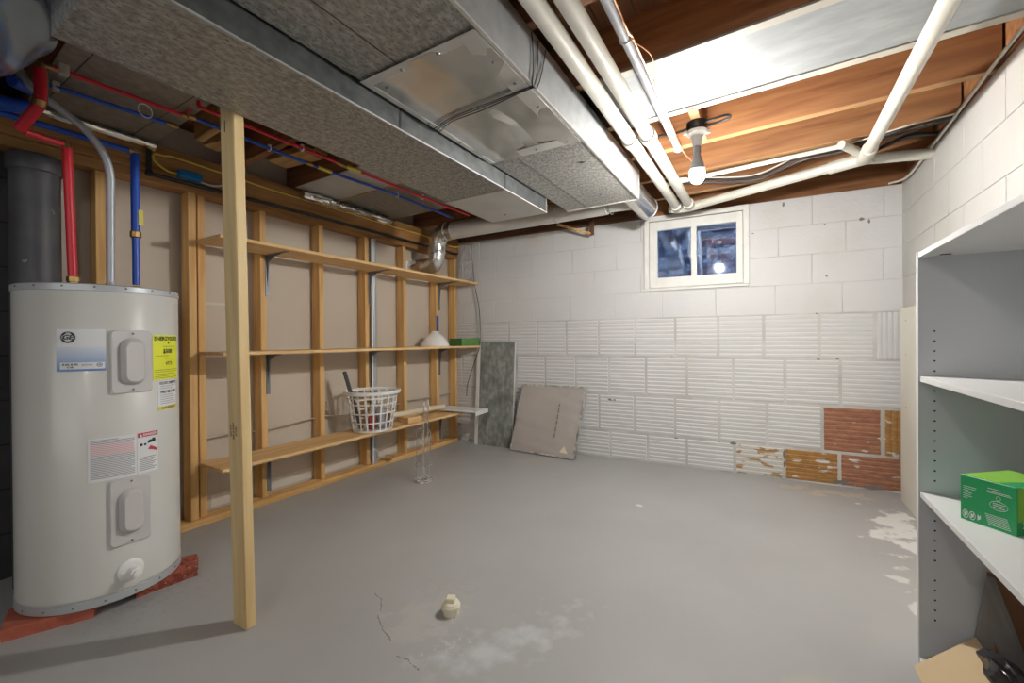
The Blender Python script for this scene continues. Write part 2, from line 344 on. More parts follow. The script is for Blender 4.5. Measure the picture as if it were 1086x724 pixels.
# back wall: cement blocks on ribbed clay tile, all in thick white paint
WIN = (-.855, -.165, 1.515, 2.045)
H_WALL = 2.09
m = MB(); m.use('wall_paint')
def wbox(x0, x1, d0, d1, z0, z1, bev=0):
    m.hexa([BW(x0, d0, z0), BW(x1, d0, z0), BW(x1, d1, z0), BW(x0, d1, z0), BW(x0, d0, z1), BW(x1, d0, z1), BW(x1, d1, z1), BW(x0, d1, z1)], bev)
D0 = -.006
m.use('joint_paint')
for a_ in ((-3.3, WIN[0], 0, H_WALL), (WIN[1], 1.0, 0, H_WALL), (WIN[0], WIN[1], 0, WIN[2])): wbox(a_[0], a_[1], -.2, D0, a_[2], a_[3])
wbox(WIN[0], WIN[1], -.2, D0, WIN[3], H_WALL)
m.use('wall_paint')
def clip(x0, x1, z0, z1):
    if x1 <= WIN[0] or x0 >= WIN[1] or z1 <= WIN[2] or z0 >= WIN[3]: return [(x0, x1, z0, z1)]
    o = []
    if x0 < WIN[0]: o.append((x0, WIN[0], z0, z1))
    if x1 > WIN[1]: o.append((WIN[1], x1, z0, z1))
    c0, c1 = max(x0, WIN[0]), min(x1, WIN[1])
    if z0 < WIN[2]: o.append((c0, c1, z0, WIN[2]))
    if z1 > WIN[3]: o.append((c0, c1, WIN[3], z1))
    return o
rows = [(1.235, 1.452, -1.574), (1.452, 1.668, -1.751), (1.668, 1.883, -1.553), (1.883, H_WALL, -1.748)]
for z0, z1, ph in rows:
    k = math.floor((-3.3-ph)/.405); x = ph+k*.405
    while x < .95:
        for (a0, a1, b0, b1) in clip(max(x, -3.3)+.003, min(x+.405, .95)-.003, z0+.002, z1-.002):
            if a1-a0 > .02 and b1-b0 > .01: wbox(a0, a1, D0-.01, random.uniform(-.003, -.0015), b0, b1, .0015)
        x += .405
TR = [(.901, 1.235, .316, (-2.223, -1.915, -1.618, -1.311, -.989, -.664, -.343, -.031, .316, .63, .80)),
      (.567, .901, .438, (-2.14, -1.833, -1.528, -1.218, -.901, -.576, -.236, .104, .438, .80)),
      (.239, .567, .331, (-2.27, -1.95, -1.63, -1.31, -.995, -.668, -.337, -.010, .331, .669, .80)),
      (0, .239, .431, (-2.17, -1.85, -1.53, -1.21, -.889, -.579, -.230, .098, .431, .80))]
def tile(x0, x1, z0, z1, mt, vertical=False):
    m.use(mt)
    x0 += .011; x1 -= .011; z0 += .008; z1 -= .008; amp = .0012; pitch = .0305; base = -.002+random.uniform(-.001, .001)
    sk = [random.uniform(-.0015, .0015) for _ in range(2)]
    prof = [(z0, D0-.004)]
    if vertical:
        pr = [(x0, D0-.004)]; kk = max(2, round((x1-x0)/.032))
        for i in range(kk):
            a_ = x0+(x1-x0)*i/kk; wv = (x1-x0)/kk
            pr += [(a_+wv*.12, base-.002), (a_+wv*.3, base+.003), (a_+wv*.75, base+.003), (a_+wv*.92, base-.002)]
        pr.append((x1, D0-.004))
        for (xa, da), (xb, db) in zip(pr, pr[1:]): m.face([BW(xa, da, z0), BW(xb, db, z0), BW(xb, db, z1), BW(xa, da, z1)])
        return
    kk = max(3, round((z1-z0)/pitch))
    for i in range(kk):
        a_ = z0+(z1-z0)*i/kk; wv = (z1-z0)/kk
        prof += [(a_+wv*.10, base-.0022), (a_+wv*.26, base+amp), (a_+wv*.76, base+amp+.0004), (a_+wv*.90, base-.0022)]
    prof.append((z1, D0-.004)); nx = 6; V = []
    for (zz, d) in prof:
        V.append([m.bm.verts.new(BW(x0+(x1-x0)*j/nx + (0 if 0 < j < nx else random.uniform(-.002, .002)), d+random.uniform(-.0006, .0006), zz+sk[0]*j/nx)) for j in range(nx+1)])
    for i in range(len(V)-1):
        for j in range(nx):
            f = m.bm.faces.new((V[i][j], V[i][j+1], V[i+1][j+1], V[i+1][j])); f.material_index = m.mi
    for jj in (0, nx):
        for i in range(len(V)-1):
            a_ = V[i][jj].co; b_ = V[i+1][jj].co
            m.face([a_, a_+(-nrm)*.012, b_+(-nrm)*.012, b_])
for ri, (z0, z1, _, js) in enumerate(TR):
    js = list(js)
    while js[0] > -3.0: js.insert(0, js[0]-.32)
    for x0, x1 in zip(js, js[1:]):
        mt = 'wall_paint'; vert = False
        if ri == 0 and x0 > .6: vert = True
        if ri == 2 and x0 > .3: mt = 'clay_red'
        if ri == 2 and x0 > .6: mt = 'clay_ochre'; vert = True
        if ri == 3 and x0 > .4: mt = 'clay_red'
        elif ri == 3 and x0 > .05: mt = 'clay_ochre'
        elif ri == 3 and x0 > -.3: mt = 'clay_part'
        tile(x0, x1, z0, z1, mt, vert)
m.use('crack_dark')                # broken joints and flakes
for (x_, z_, a_, b_) in ((-.03, .905, .01, .006), (.31, .902, .014, .006), (.42, .905, .012, .005), (.3, 1.233, .008, .006), (.56, 1.88, .02, .012), (.60, 1.86, .008, .016), (.35, 1.87, .007, .007),
                       (-.24, .235, .03, .012), (-.34, .24, .012, .006), (.10, .19, .012, .05), (.10, .12, .01, .03), (-.69, .9, .01, .004), (-1.21, .52, .02, .012), (-1.17, .52, .012, .01), (.1, 2.05, .01, .02), (-.1, 1.86, .008, .005), (.36, 1.50, .008, .008), (-.66, .235, .02, .006), (.77, .26, .02, .08), (.45, .03, .06, .02), (.62, .02, .08, .016)):
    ph_ = random.random()*9; m.prism([BW(x_, .0012, z_)+tng*(a_*math.cos(2*PI*k/11)*(.65+.6*noise.noise(Vector((k*1.3, ph_, 0)))+.2))+Vector((0, 0, b_*math.sin(2*PI*k/11)*(.65+.6*noise.noise(Vector((ph_, k*1.1, 2)))+.2))) for k in range(11)], nrm*.0012)
structure(m.build('wall_back', None, smooth=28))

# right wall: painted blocks
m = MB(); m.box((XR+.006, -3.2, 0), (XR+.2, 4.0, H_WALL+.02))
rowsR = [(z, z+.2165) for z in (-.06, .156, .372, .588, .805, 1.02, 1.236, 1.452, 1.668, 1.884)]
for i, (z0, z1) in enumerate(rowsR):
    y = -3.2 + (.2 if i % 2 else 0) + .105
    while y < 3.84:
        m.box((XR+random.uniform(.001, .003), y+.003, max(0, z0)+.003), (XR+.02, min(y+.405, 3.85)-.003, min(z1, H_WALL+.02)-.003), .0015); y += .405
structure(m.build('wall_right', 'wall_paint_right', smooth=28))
# left wall: wallboard behind the studs, dark painted block towards the camera
m = MB(); m.use('drywall')
m.box((XL-.012, .585, 0.0), (XL, 3.62, 2.3)); m.use('drywall_bare'); m.box((XL, 1.30, .045), (XL+.002, 3.6, .12)); m.box((XL, 1.0, 1.285), (XL+.002, 1.5, 1.30))
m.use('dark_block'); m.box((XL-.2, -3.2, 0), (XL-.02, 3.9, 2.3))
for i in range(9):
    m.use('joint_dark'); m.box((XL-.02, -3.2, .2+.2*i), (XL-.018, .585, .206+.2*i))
structure(m.build('wall_left', None, smooth=0))
# wood sill on the wall tops
m = MB(); m.hexa([BW(-3.3, -.2, H_WALL), BW(1.0, -.2, H_WALL), BW(1.0, -.03, H_WALL), BW(-3.3, -.03, H_WALL), BW(-3.3, -.2, Z_SUB), BW(1.0, -.2, Z_SUB), BW(1.0, -.03, Z_SUB), BW(-3.3, -.03, Z_SUB)])
structure(m.build('trim_1', 'joist_wood', smooth=0))
m = MB(); m.box((XR+.03, -3.2, H_WALL+.02), (XR+.2, 3.9, Z_SUB)); structure(m.build('trim_2', 'joist_wood', smooth=0))
m = MB(); m.hexa([BW(-2.9, -.03, H_WALL-.01), BW(-.9, -.03, H_WALL-.01), BW(-.9, .04, H_WALL-.01), BW(-2.9, .04, H_WALL-.01), BW(-2.9, -.03, H_WALL+.035), BW(-.9, -.03, H_WALL+.035), BW(-.9, .04, H_WALL+.035), BW(-2.9, .04, H_WALL+.035)])
structure(m.build('trim_3', 'dark_wood', smooth=0))

# window
def wb(mb, x0, x1, d0, d1, z0, z1, bev=.002, dz=0):
    mb.hexa([BW(x0, d0, z0), BW(x1, d0, z0+dz), BW(x1, d1, z0+dz), BW(x0, d1, z0), BW(x0, d0, z1), BW(x1, d0, z1+dz), BW(x1, d1, z1+dz), BW(x0, d1, z1)], bev)
win = bpy.data.objects.new('window_1', None); COL.objects.link(win); win.location = BW(-.51, 0, 1.5); ORG['window_1'] = win.location.copy(); structure(win)
m = MB()
wb(m, -.905, -.865, -.02, .022, 1.478, 2.085); wb(m, -.165, -.125, -.02, .022, 1.478, 2.085); wb(m, -.865, -.165, -.02, .022, 2.045, 2.085); wb(m, -.93, -.13, -.02, .014, 1.462, 1.482)
fr = m.build('window_frame', 'frame_white', win)
m = MB()
wb(m, -.862, -.800, -.03, .012, 1.486, 2.04); wb(m, -.212, -.168, -.03, .012, 1.486, 2.04); wb(m, -.800, -.212, -.03, .012, 1.965, 2.04); wb(m, -.800, -.212, -.03, .012, 1.486, 1.568); wb(m, -.538, -.497, -.03, .010, 1.568, 1.965)
m.build('window_sash', 'frame_white', win)
for a0, a1 in ((-.80, -.538), (-.497, -.212)):
    m = MB(); wb(m, a0, a1, -.018, -.014, 1.568, 1.965, 0); m.build('pane', 'pane_glass', win, 0)
# sunken well outside the window, open to the sky
m = MB()
def woff(x0, x1, d0, d1, z0, z1): wb(m, x0, x1, d0, d1, z0, z1, 0)
woff(-1.1, .08, -.95, -.88, 1.2, 2.5); woff(-1.16, -1.1, -.95, -.2, 1.2, 2.5); woff(.08, .14, -.95, -.2, 1.2, 2.5); woff(-1.16, .14, -.95, -.2, 1.15, 1.3)
well = m.build('trim_4', 'well_wall', smooth=0); structure(well)

# ================================================================ TIMBER
def jy(x, y0): return y0-.05*(x-.1)
jl = {3: 'brown ceiling joist right in front of the block wall above the window', 2: 'brown ceiling joist behind the bulb, crossed by the small cream pipe', 1: 'orange-brown ceiling joist next behind the bulb fixture',
      0: 'orange-brown ceiling joist between the wide grey sheet pan and the bulb', -1: 'dark brown joist on the camera side of the wide grey sheet pan', -2: 'dark joist crossing above the red and blue pipes just right of the post',
      -3: 'joist at the far end of the brown speckled bay pan', -4: 'joist above the hot riser where the left bay pan begins'}
for k in range(3, -9, -1):
    if k < -4: continue
    y0 = 2.065+.42*k
    root_loc = (-1.0, jy(-1, y0), Z_J)
    m = MB(); e = .0
    xa, xb = -2.92, XR+.02
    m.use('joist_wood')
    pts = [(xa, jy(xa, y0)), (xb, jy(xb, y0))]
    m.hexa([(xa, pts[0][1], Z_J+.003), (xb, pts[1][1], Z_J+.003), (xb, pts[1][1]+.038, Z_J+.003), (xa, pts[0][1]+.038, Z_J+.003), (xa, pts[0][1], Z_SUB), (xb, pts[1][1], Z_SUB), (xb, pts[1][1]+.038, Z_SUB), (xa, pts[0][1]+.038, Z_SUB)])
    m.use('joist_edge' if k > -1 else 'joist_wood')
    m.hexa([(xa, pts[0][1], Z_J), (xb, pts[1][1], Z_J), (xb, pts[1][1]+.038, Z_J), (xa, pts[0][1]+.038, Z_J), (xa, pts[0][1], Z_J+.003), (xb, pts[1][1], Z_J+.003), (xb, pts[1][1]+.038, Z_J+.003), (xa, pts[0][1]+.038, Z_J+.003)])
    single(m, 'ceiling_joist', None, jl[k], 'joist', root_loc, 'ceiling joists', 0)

# double beam on top of the stud wall
t_ = thing('wall_beam', 'long dark-stained double beam lying on top of the pine stud wall', 'beam', (-2.85, 2.0, 1.91))
m = MB(); m.box((-2.905, -1.2, 1.96), (-2.80, 3.60, 2.112), .003); m.build('beam', 'beam_wood', t_)
m = MB(); m.box((-2.915, -1.2, 1.91), (-2.815, 3.60, 1.958), .003); m.build('top_plate', 'beam_wood', t_)
# studs
st = [(1.168, .040, -2.815, 'big pine stud beside the water heater, first of the wall'), (1.222, .038, -2.835, 'pale pine stud where the left ends of the shelves meet'),
      (1.575, .038, -2.83, 'pine stud right behind the free-standing post'), (2.000, .038, -2.83, 'pine stud just left of the laundry basket'), (2.418, .038, -2.83, 'pine stud behind the laundry basket beside grey conduit'),
      (2.845, .038, -2.83, 'pine stud behind the small wood block and paper tube'), (3.290, .038, -2.83, 'pine stud behind the white lampshade'), (3.585, .036, -2.83, 'last pine stud in the corner behind the old green box')]
studs = []
for i, (y, wd, xf, lb) in enumerate(st):
    m = MB(); m.box((xf-.089, y-wd/2, .038), (xf, y+wd/2, 1.91), .0025)
    studs.append(single(m, 'wall_stud', 'stud_wood', lb, 'stud', (xf-.045, y, .038), 'studs of the shelf wall'))
m = MB(); m.box((-2.92, .765, .0), (-2.84, .803, 1.91), .0025); single(m, 'wall_stud', 'stud_wood', 'pale pine stud rising behind the water heater between red and grey risers', 'stud', (-2.88, .784, 0), 'studs of the shelf wall')
m = MB(); m.box((-2.90, .95, 0), (-2.795, 3.57, .038), .003); single(m, 'bottom_plate', 'plate_wood', 'pine bottom plate along the floor under the stud wall', 'timber', (-2.85, 2.26, 0))
# shelves
for (z, xf, lb, ye) in ((1.646, -2.55, 'uppermost pine shelf board, empty, running the whole stud wall', 3.60), (1.002, -2.53, 'middle pine shelf board holding the lampshade and green box', 3.60), (.363, -2.55, 'lowest pine shelf board with the laundry basket on it', 3.36)):
    m = MB(); m.box((-2.828, 1.19, z-.020), (xf, ye, z), .0025); single(m, 'shelf_board', 'shelf_wood', lb, 'shelf', (-2.69, 2.4, z-.02), 'boards of the wall shelf')
bl = []
for (y, z, lb) in ((1.60, 1.626, 'grey shelf bracket behind the post under the top shelf'), (2.445, 1.626, 'grey shelf bracket beside conduit under the top shelf'), (3.315, 1.626, 'grey shelf bracket above the lampshade under the top shelf'),
                   (1.60, .982, 'grey shelf bracket behind the post under the middle shelf'), (2.445, .982, 'grey shelf bracket above the laundry basket under the middle shelf'), (3.315, .982, 'grey shelf bracket below the lampshade under the middle shelf'),
                   (1.60, .343, 'grey shelf bracket behind the post under the lowest shelf'), (2.445, .343, 'grey shelf bracket under the laundry basket and lowest shelf'), (3.315, .343, 'grey shelf bracket under the far end of the lowest shelf')):
    m = MB(); ys = y-.002
    m.box((-2.829, ys-.013, z-.27), (-2.824, ys+.013, z), .001); m.box((-2.829, ys-.013, z-.005), (-2.60, ys+.013, z-.0005), .001)
    m.prism([(-2.826, ys-.002, z-.22), (-2.826, ys-.002, z-.003), (-2.63, ys-.002, z-.003), (-2.74, ys-.002, z-.018), (-2.80, ys-.002, z-.045)], (0, .004, 0))
    bl.append(single(m, 'shelf_bracket', 'steel_grey', lb, 'bracket', (-2.82, y, z-.27), 'steel shelf brackets'))

# free-standing post: 2x4, leaning very slightly
def pc(dx, dy, z):
    f = z/1.9; return Vector((-1.688+.055*f+dx, .858-.055*f+dy, z))
m = MB(); zt = Z_J-.003
m.hexa([pc(-.044, -.019, 0), pc(.044, -.019, 0), pc(.044, .019, 0), pc(-.044, .019, 0), pc(-.044, -.019, zt), pc(.044, -.019, zt), pc(.044, .019, zt), pc(-.044, .019, zt)], .004)
t_ = thing('support_post', 'single pine two-by-four post standing on the painted floor in front', 'post', (-1.688, .858, 0)); m.build('post', 'post_wood', t_)
m = MB()
def post_pt(u, v, z0=.742): p_ = pc(u, -.0196, z0+v); return p_
for r_ in range(3):
    put_text(m, ('KD-HT', 'SPF S-DRY', 'STUD')[r_], .014, lambda u, v: pc(-.022+.018*r_-v, -.0198, .735+u), bold=.0004)
m.build('grade_stamp', 'print_dark', t_, 0)
m = MB(); m.box(pc(-.012, -.021, 1.80), pc(-.008, -.019, 1.84)); m.build('staple', 'steel_grey', t_)

# wood blocks in the joist bays
def wblock(p, h, yaw, lb, mt='block_wood'):
    m = MB(); c_, s_ = math.cos(yaw), math.sin(yaw); m.obox(p, (c_, s_, 0), (-s_, c_, 0), (0, 0, 1), h, .003)
    return single(m, 'wood_block', mt, lb, 'wood block', (p[0], p[1], p[2]-h[2]), 'blocks between joists')
wblock((-2.45, 1.10, 2.19), (.14, .019, .07), -.05, 'tan wood block between joists just left of the post top')
wblock((-2.62, 1.24, 2.20), (.10, .045, .045), .2, 'short tan wood block beside the blue pipe, left of the post')
wblock((-2.52, 1.60, 2.20), (.16, .07, .019), .1, 'tan wood block in the joist bay just right of the post')
wblock((-2.52, 1.66, 2.245), (.16, .05, .024), .1, 'upper tan wood block of the pair right of the post')

# ================================================================ DUCTS
t_ = thing('supply_duct', 'long speckled galvanised duct, lower and left of the two trunk ducts', 'duct', (-1.38, .7, 1.85), 'sheet metal trunk ducts')
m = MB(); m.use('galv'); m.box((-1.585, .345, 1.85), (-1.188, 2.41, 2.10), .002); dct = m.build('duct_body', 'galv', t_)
m = MB(); m.box((-1.1885, .345, 1.853), (-1.184, 2.40, 2.10)); m.build('side_sheet', 'galv_dark', t_, 0)  # duct side made darker in colour to stand for shade
m = MB(); m.box((-1.190, .345, 1.8465), (-1.181, 2.41, 1.8525)); each(m, 'corner_seam', 'galv_side', t_, 0)
for y in (1.17, 1.92):
    m = MB(); m.box((-1.184, y, 1.853), (-1.182, y+.008, 1.93)); m.build('joint_cleat', 'black', t_, 0)
m = MB(); m.box((-1.59, 1.925, 1.846), (-1.180, 2.415, 1.852), .001); m.box((-1.59, 1.925, 1.85), (-1.586, 2.415, 1.93)); m.box((-1.59, 2.411, 1.85), (-1.184, 2.417, 2.09)); m.build('end_cap', 'cap_metal', t_)
m = MB(); m.lathe((-1.42, 2.30, 1.8455), [(.009, 0), (.007, -.003), (.001, -.004)], 10, (0, 0, 1)); m.lathe((-1.50, .70, 1.8495), [(.012, 0), (.009, -.002), (.001, -.003)], 10); each(m, 'screw_head', 'steel_grey', t_)

t_ = thing('trunk_duct', 'wide speckled duct beside the cream pipes with a shiny metal patch', 'duct', (-.93, .8, 1.93), 'sheet metal trunk ducts')
m = MB(); m.box((-1.172, -3.0, 1.93), (-.692, 2.70, 2.110), .002); m.build('duct_body', 'galv', t_)
m = MB(); m.box((-.6935, -3.0, 1.932), (-.689, 2.70, 2.112)); m.build('side_sheet', 'galv_side', t_, 0)
m = MB(); m.box((-.697, -3.0, 1.9265), (-.6865, 2.715, 1.9325)); m.box((-.6945, 2.70, 1.93), (-.6865, 2.713, 2.11)); m.box((-1.175, 2.701, 1.927), (-.6865, 2.715, 1.933)); each(m, 'corner_seam', 'cap_metal', t_, 0)
m = MB()
def patch(u, v):
    x = -1.162+.462*u; y = .985+.775*v
    z = 1.9235-.009*noise.noise(Vector((x*5, y*4, 0)))-.003*noise.noise(Vector((x*12, y*9, 3)))*(1 if .05 < u < .95 and .05 < v < .95 else .3)
    return (x, y, z)
m.grid(patch, 30, 40)
m.box((-1.162, .985, 1.9285), (-.70, 1.76, 1.9295)); pt = m.build('metal_patch', 'galv_shiny', t_, 180)
m = MB(); m.box((-1.168, .98, 1.922), (-1.145, 1.762, 1.9235)); m.box((-.76, .98, 1.921), (-.698, 1.765, 1.9225)); m.box((-1.168, .975, 1.9215), (-.7, 1.01, 1.923)); m.box((-.99, 1.70, 1.9215), (-.70, 1.765, 1.923)); each(m, 'tape_border', 'cap_metal', t_, 0)
m = MB()
for (x, y) in ((-.73, 1.12), (-.73, 1.25), (-.73, 1.42), (-.73, 1.58), (-.75, 1.73), (-.9, 1.735), (-1.0, 1.0), (-1.12, 1.05), (-.85, 1.0), (-1.155, 1.3), (-1.155, 1.5)): m.lathe((x, y, 1.9215), [(.007, 0), (.005, -.003), (.001, -.004)], 8)
for (x, y) in ((-.78, 2.0), (-.86, 2.5)): m.lathe((x, y, 1.9295), [(.014, 0), (.010, -.003), (.001, -.004)], 12)
each(m, 'screw_head', 'steel_grey', t_)
m = MB(); m.box((-1.0, -3.0, 1.9285), (-.997, .985, 1.9295)); m.box((-1.03, 1.76, 1.9285), (-1.028, 2.705, 1.9295)); each(m, 'sheet_seam', 'galv_dark', t_, 0)
for k, (dx, dz) in enumerate(((0, 0), (.016, .012), (.035, .02))):
    m = MB(); pts = smooth_path([(-1.172, 1.335+dx, 1.95), (-1.165, 1.335+dx, 1.916), (-1.06, 1.305+dx*.6, 1.914), (-.90, 1.295+dx*.7, 1.915), (-.70, 1.285+dx*.3, 1.916), (-.684, 1.29+dx, 1.93), (-.685, 1.30+dx*2, 2.02), (-.685, 1.29+dx*3, 2.10)], 5)
    m.tube([p_+Vector((0, random.uniform(-.0015, .0015), 0)) for p_ in pts], .0019, 6)
    single(m, 'thin_wire', 'black_wire', ('nearest of three thin black wires looped under the shiny duct patch', 'middle one of three thin black wires under the shiny duct patch', 'farthest of three thin black wires looped under the shiny duct patch')[k], 'wire', (-.93, 1.3, 1.914), 'wires looped round the trunk duct')

# round pipe out of the trunk duct's end, tee and branch to the elbow at the stud wall
t_ = thing('round_duct', 'round galvanised branch duct from the trunk duct end to the shelf wall corner', 'duct', (-1.6, 3.03, 1.95))
m = MB(); m.tube([(-.775, 2.716, 2.03), (-.775, 3.27, 2.03)], .077, 28); m.build('stub_pipe', 'galv_shiny', t_)
m = MB(); m.torus((-.775, 2.735, 2.03), .079, .004, (0, 1, 0)); m.torus((-.775, 3.262, 2.03), .079, .004, (0, 1, 0)); each(m, 'bead', 'galv_side', t_)
m = MB(); m.tube([(-.80, 3.06, 2.03), (-.95, 3.03, 2.035), (-1.02, 3.03, 2.035)], .07, 26, rad=[.055, .062, .066]); m.tube([(-1.0, 3.03, 2.035), (-2.47, 3.02, 2.035)], .075, 28); m.build('branch_pipe', 'cap_metal', t_)
m = MB(); arc = [(-2.47-.13*math.sin(a_), 3.02, 1.905+.13*math.cos(a_)) for a_ in [PI/2*i/5 for i in range(6)]]
m.tube([(-2.40, 3.02, 2.035)]+arc+[(-2.60, 3.02, 1.84)], .0775, 26, rad=[.079]+[.078, .08, .078, .08, .078, .08]+[.078]); m.build('elbow', 'foil', t_)
m = MB(); m.tube([(-2.60, 3.02, 1.86), (-2.605, 3.02, 1.80), (-2.64, 3.02, 1.755), (-2.70, 3.02, 1.742), (-2.92, 3.02, 1.742)], .074, 26); m.build('boot', 'foil', t_)
m = MB()
for x in (-.97, -1.4): m.torus((x, 3.03, 2.035), .0765, .003, (1, 0, 0))
m.torus((-2.47, 3.02, 2.035), .080, .003, (1, 0, 0)); m.torus((-2.60, 3.02, 1.86), .080, .003); each(m, 'ring_seam', 'galv_side', t_)
# timber hanger near the duct
t_ = thing('wood_brace', 'small slanted orange wood brace and upright under the round duct', 'wood brace', (-1.36, 3.60, 1.975))
m = MB(); m.bar((-1.62, 3.52, 2.09), (-1.34, 3.60, 1.985), .03, .018); m.build('slanted_strip', 'plate_wood', t_)
m = MB(); m.box((-1.35, 3.60, 1.975), (-1.315, 3.625, 2.115), .002); m.build('upright', 'dark_wood', t_)

# sheet pans closing joist bays
def pan(x0, x1, ya, yb, name, mt, lb, z=Z_J-.002, edge='cream_strip', ew=.04, strip=True):
    t_ = thing(name, lb, 'sheet metal pan', ((x0+x1)/2, (jy(x0, ya)+jy(x0, yb))/2, z))
    def q(x, y0, dy, z0): return Vector((x, jy(x, y0)+dy, z0))
    m = MB(); m.hexa([q(x0, ya, 0, z-.003), q(x1, ya, 0, z-.003), q(x1, yb, .04, z-.003), q(x0, yb, .04, z-.003), q(x0, ya, 0, z), q(x1, ya, 0, z), q(x1, yb, .04, z), q(x0, yb, .04, z)]); m.build('sheet', mt, t_, 0)
    if strip:
        for y0, dy in ((ya, 0), (yb, .04-ew)):
            m = MB(); m.hexa([q(x0, y0, dy, z-.009), q(x1, y0, dy, z-.009), q(x1, y0, dy+ew, z-.009), q(x0, y0, dy+ew, z-.009), q(x0, y0, dy, z-.003), q(x1, y0, dy, z-.003), q(x1, y0, dy+ew, z-.003), q(x0, y0, dy+ew, z-.003)], .0015); each(m, 'edge_strip', edge, t_)
    return t_
pan(-.66, XR-.01, 1.645, 2.065, 'joist_pan', 'pan_metal', 'wide light grey sheet pan between the joists in front of the bulb')
pa = pan(-2.795, -1.55, .385, .80, 'joist_pan', 'pan_dark', 'brown speckled sheet pan above the water heater pipes', strip=False)
m = MB(); m.box((-2.79, .565, Z_J-.0062), (-1.6, .568, Z_J-.005)); m.box((-2.79, .885, Z_J-.0062), (-1.6, .888, Z_J-.005)); each(m, 'sheet_seam', 'black', pa, 0)
t_ = thing('foil_pan', 'foil-faced sheet pan beyond the blue pipe at the shelf wall', 'sheet metal pan', (-2.3, 2.2, 2.107))
for a_, b_ in ((1.76, 2.09), (2.095, 2.67)):
    m = MB(); m.grid(lambda u, v: (-2.77+1.2*u, a_+(b_-a_)*v, 2.108-.004*noise.noise(Vector((u*9, v*5, a_)))), 24, 14); m.box((-2.77, a_, 2.1105), (-1.57, b_, 2.1135)); m.build('foil_sheet', 'cap_metal' if a_ < 2 else 'pan_dark', t_, 180)
m = MB(); m.box((-2.77, 2.085, 2.102), (-1.57, 2.10, 2.107)); m.build('copper_edge', 'block_wood', t_, 0)
for a_, b_, s_ in ((1.80, 2.10, 1), (2.11, 2.60, 2)):
    m = MB(); n_ = 18; rr = []
    for i in range(n_+1):
        f = i/n_; y = a_+(b_-a_)*f; ring = []
        for k in range(14):
            an = 2*PI*k/14; r_ = .032*(.8+.35*noise.noise(Vector((math.cos(an)*2, math.sin(an)*2, y*14+s_*9)))); ring.append((-2.755+math.cos(an)*r_*1.3, y, 2.068+math.sin(an)*r_))
        rr.append(ring)
    m.rings(rr); m.build('foil_wrap', 'foil', t_, 20)
m = MB(); rr = []
for i in range(31):
    y = .36+.62*i/30; rr.append([(-2.765+math.cos(2*PI*k/12)*.028*(1+.4*noise.noise(Vector((k, y*15, 1)))), y, 2.085+math.sin(2*PI*k/12)*.02*(1+.4*noise.noise(Vector((k, y*15, 5))))) for k in range(12)])
m.rings(rr); single(m, 'foil_strip', 'foil', 'crumpled foil insulation strip on the beam behind blue pipes', 'foil', (-2.765, .67, 2.065), smooth=20)

# foil sleeve in the near upper left corner
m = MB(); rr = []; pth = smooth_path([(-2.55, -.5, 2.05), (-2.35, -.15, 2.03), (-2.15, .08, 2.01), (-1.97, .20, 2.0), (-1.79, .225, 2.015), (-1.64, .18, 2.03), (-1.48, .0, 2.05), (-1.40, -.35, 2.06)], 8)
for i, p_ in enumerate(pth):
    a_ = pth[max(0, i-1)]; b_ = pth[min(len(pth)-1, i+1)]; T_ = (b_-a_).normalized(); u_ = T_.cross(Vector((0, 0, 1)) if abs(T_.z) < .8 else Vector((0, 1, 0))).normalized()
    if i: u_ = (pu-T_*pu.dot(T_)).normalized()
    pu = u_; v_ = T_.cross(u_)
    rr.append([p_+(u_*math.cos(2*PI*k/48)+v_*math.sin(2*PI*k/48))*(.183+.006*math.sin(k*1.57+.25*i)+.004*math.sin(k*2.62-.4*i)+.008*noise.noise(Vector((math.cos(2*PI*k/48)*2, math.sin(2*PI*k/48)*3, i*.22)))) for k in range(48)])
m.rings(rr); single(m, 'flexible_duct', 'foil_blue_reflect', 'fat silver foil flexible duct hanging in the near upper left corner', 'duct', (-1.9, 0, 1.84), smooth=60)

# ================================================================ PIPES
t_ = thing('drain_pipe', 'cream painted drain pipe hugging the side of the trunk duct', 'pipe', (-.588, 1.8, 2.02), 'pair of cream drain pipes')
m = MB(); m.tube([(-.588, -3.0, 2.052), (-.588, 3.42, 2.050)], .031, 22); m.build('pipe', 'pipe_cream', t_)
m = MB(); m.lathe((-.588, 2.155, 2.051), [(.033, -.03), (.0395, -.028), (.0395, .025), (.033, .028)], 24, (0, 1, 0)); m.lathe((-.588, 3.40, 2.05), [(.033, -.04), (.039, -.038), (.039, .02), (.035, .03)], 24, (0, 1, 0)); each(m, 'coupling', 'pipe_cream', t_)
t_ = thing('drain_pipe', 'cream painted drain pipe on the bulb side of the pair', 'pipe', (-.503, 1.8, 2.02), 'pair of cream drain pipes')
m = MB(); m.tube([(-.503, -3.0, 2.052), (-.503, 3.40, 2.05)], .031, 22); m.build('pipe', 'pipe_cream', t_)
m = MB(); m.lathe((-.503, 2.155, 2.051), [(.033, -.03), (.0395, -.028), (.0395, .025), (.033, .028)], 24, (0, 1, 0)); m.lathe((-.503, 3.40, 2.05), [(.033, -.04), (.039, -.038), (.039, .02), (.035, .03)], 24, (0, 1, 0)); each(m, 'coupling', 'pipe_cream', t_)
t_ = thing('collector_pipe', 'cream drain pipe running slantwise above the window to the corner', 'pipe', (0, 3.3, 2.02))
m = MB(); m.tube(smooth_path([(-.64, 3.43, 2.05), (-.588, 3.46, 2.047), (-.50, 3.46, 2.047), (-.42, 3.44, 2.05)], 4), .034, 20); m.tube([(-.43, 3.443, 2.05), (.44, 3.075, 2.055), (.774, 3.20, 2.06)], .029, 20); m.build('pipe', 'pipe_cream', t_)
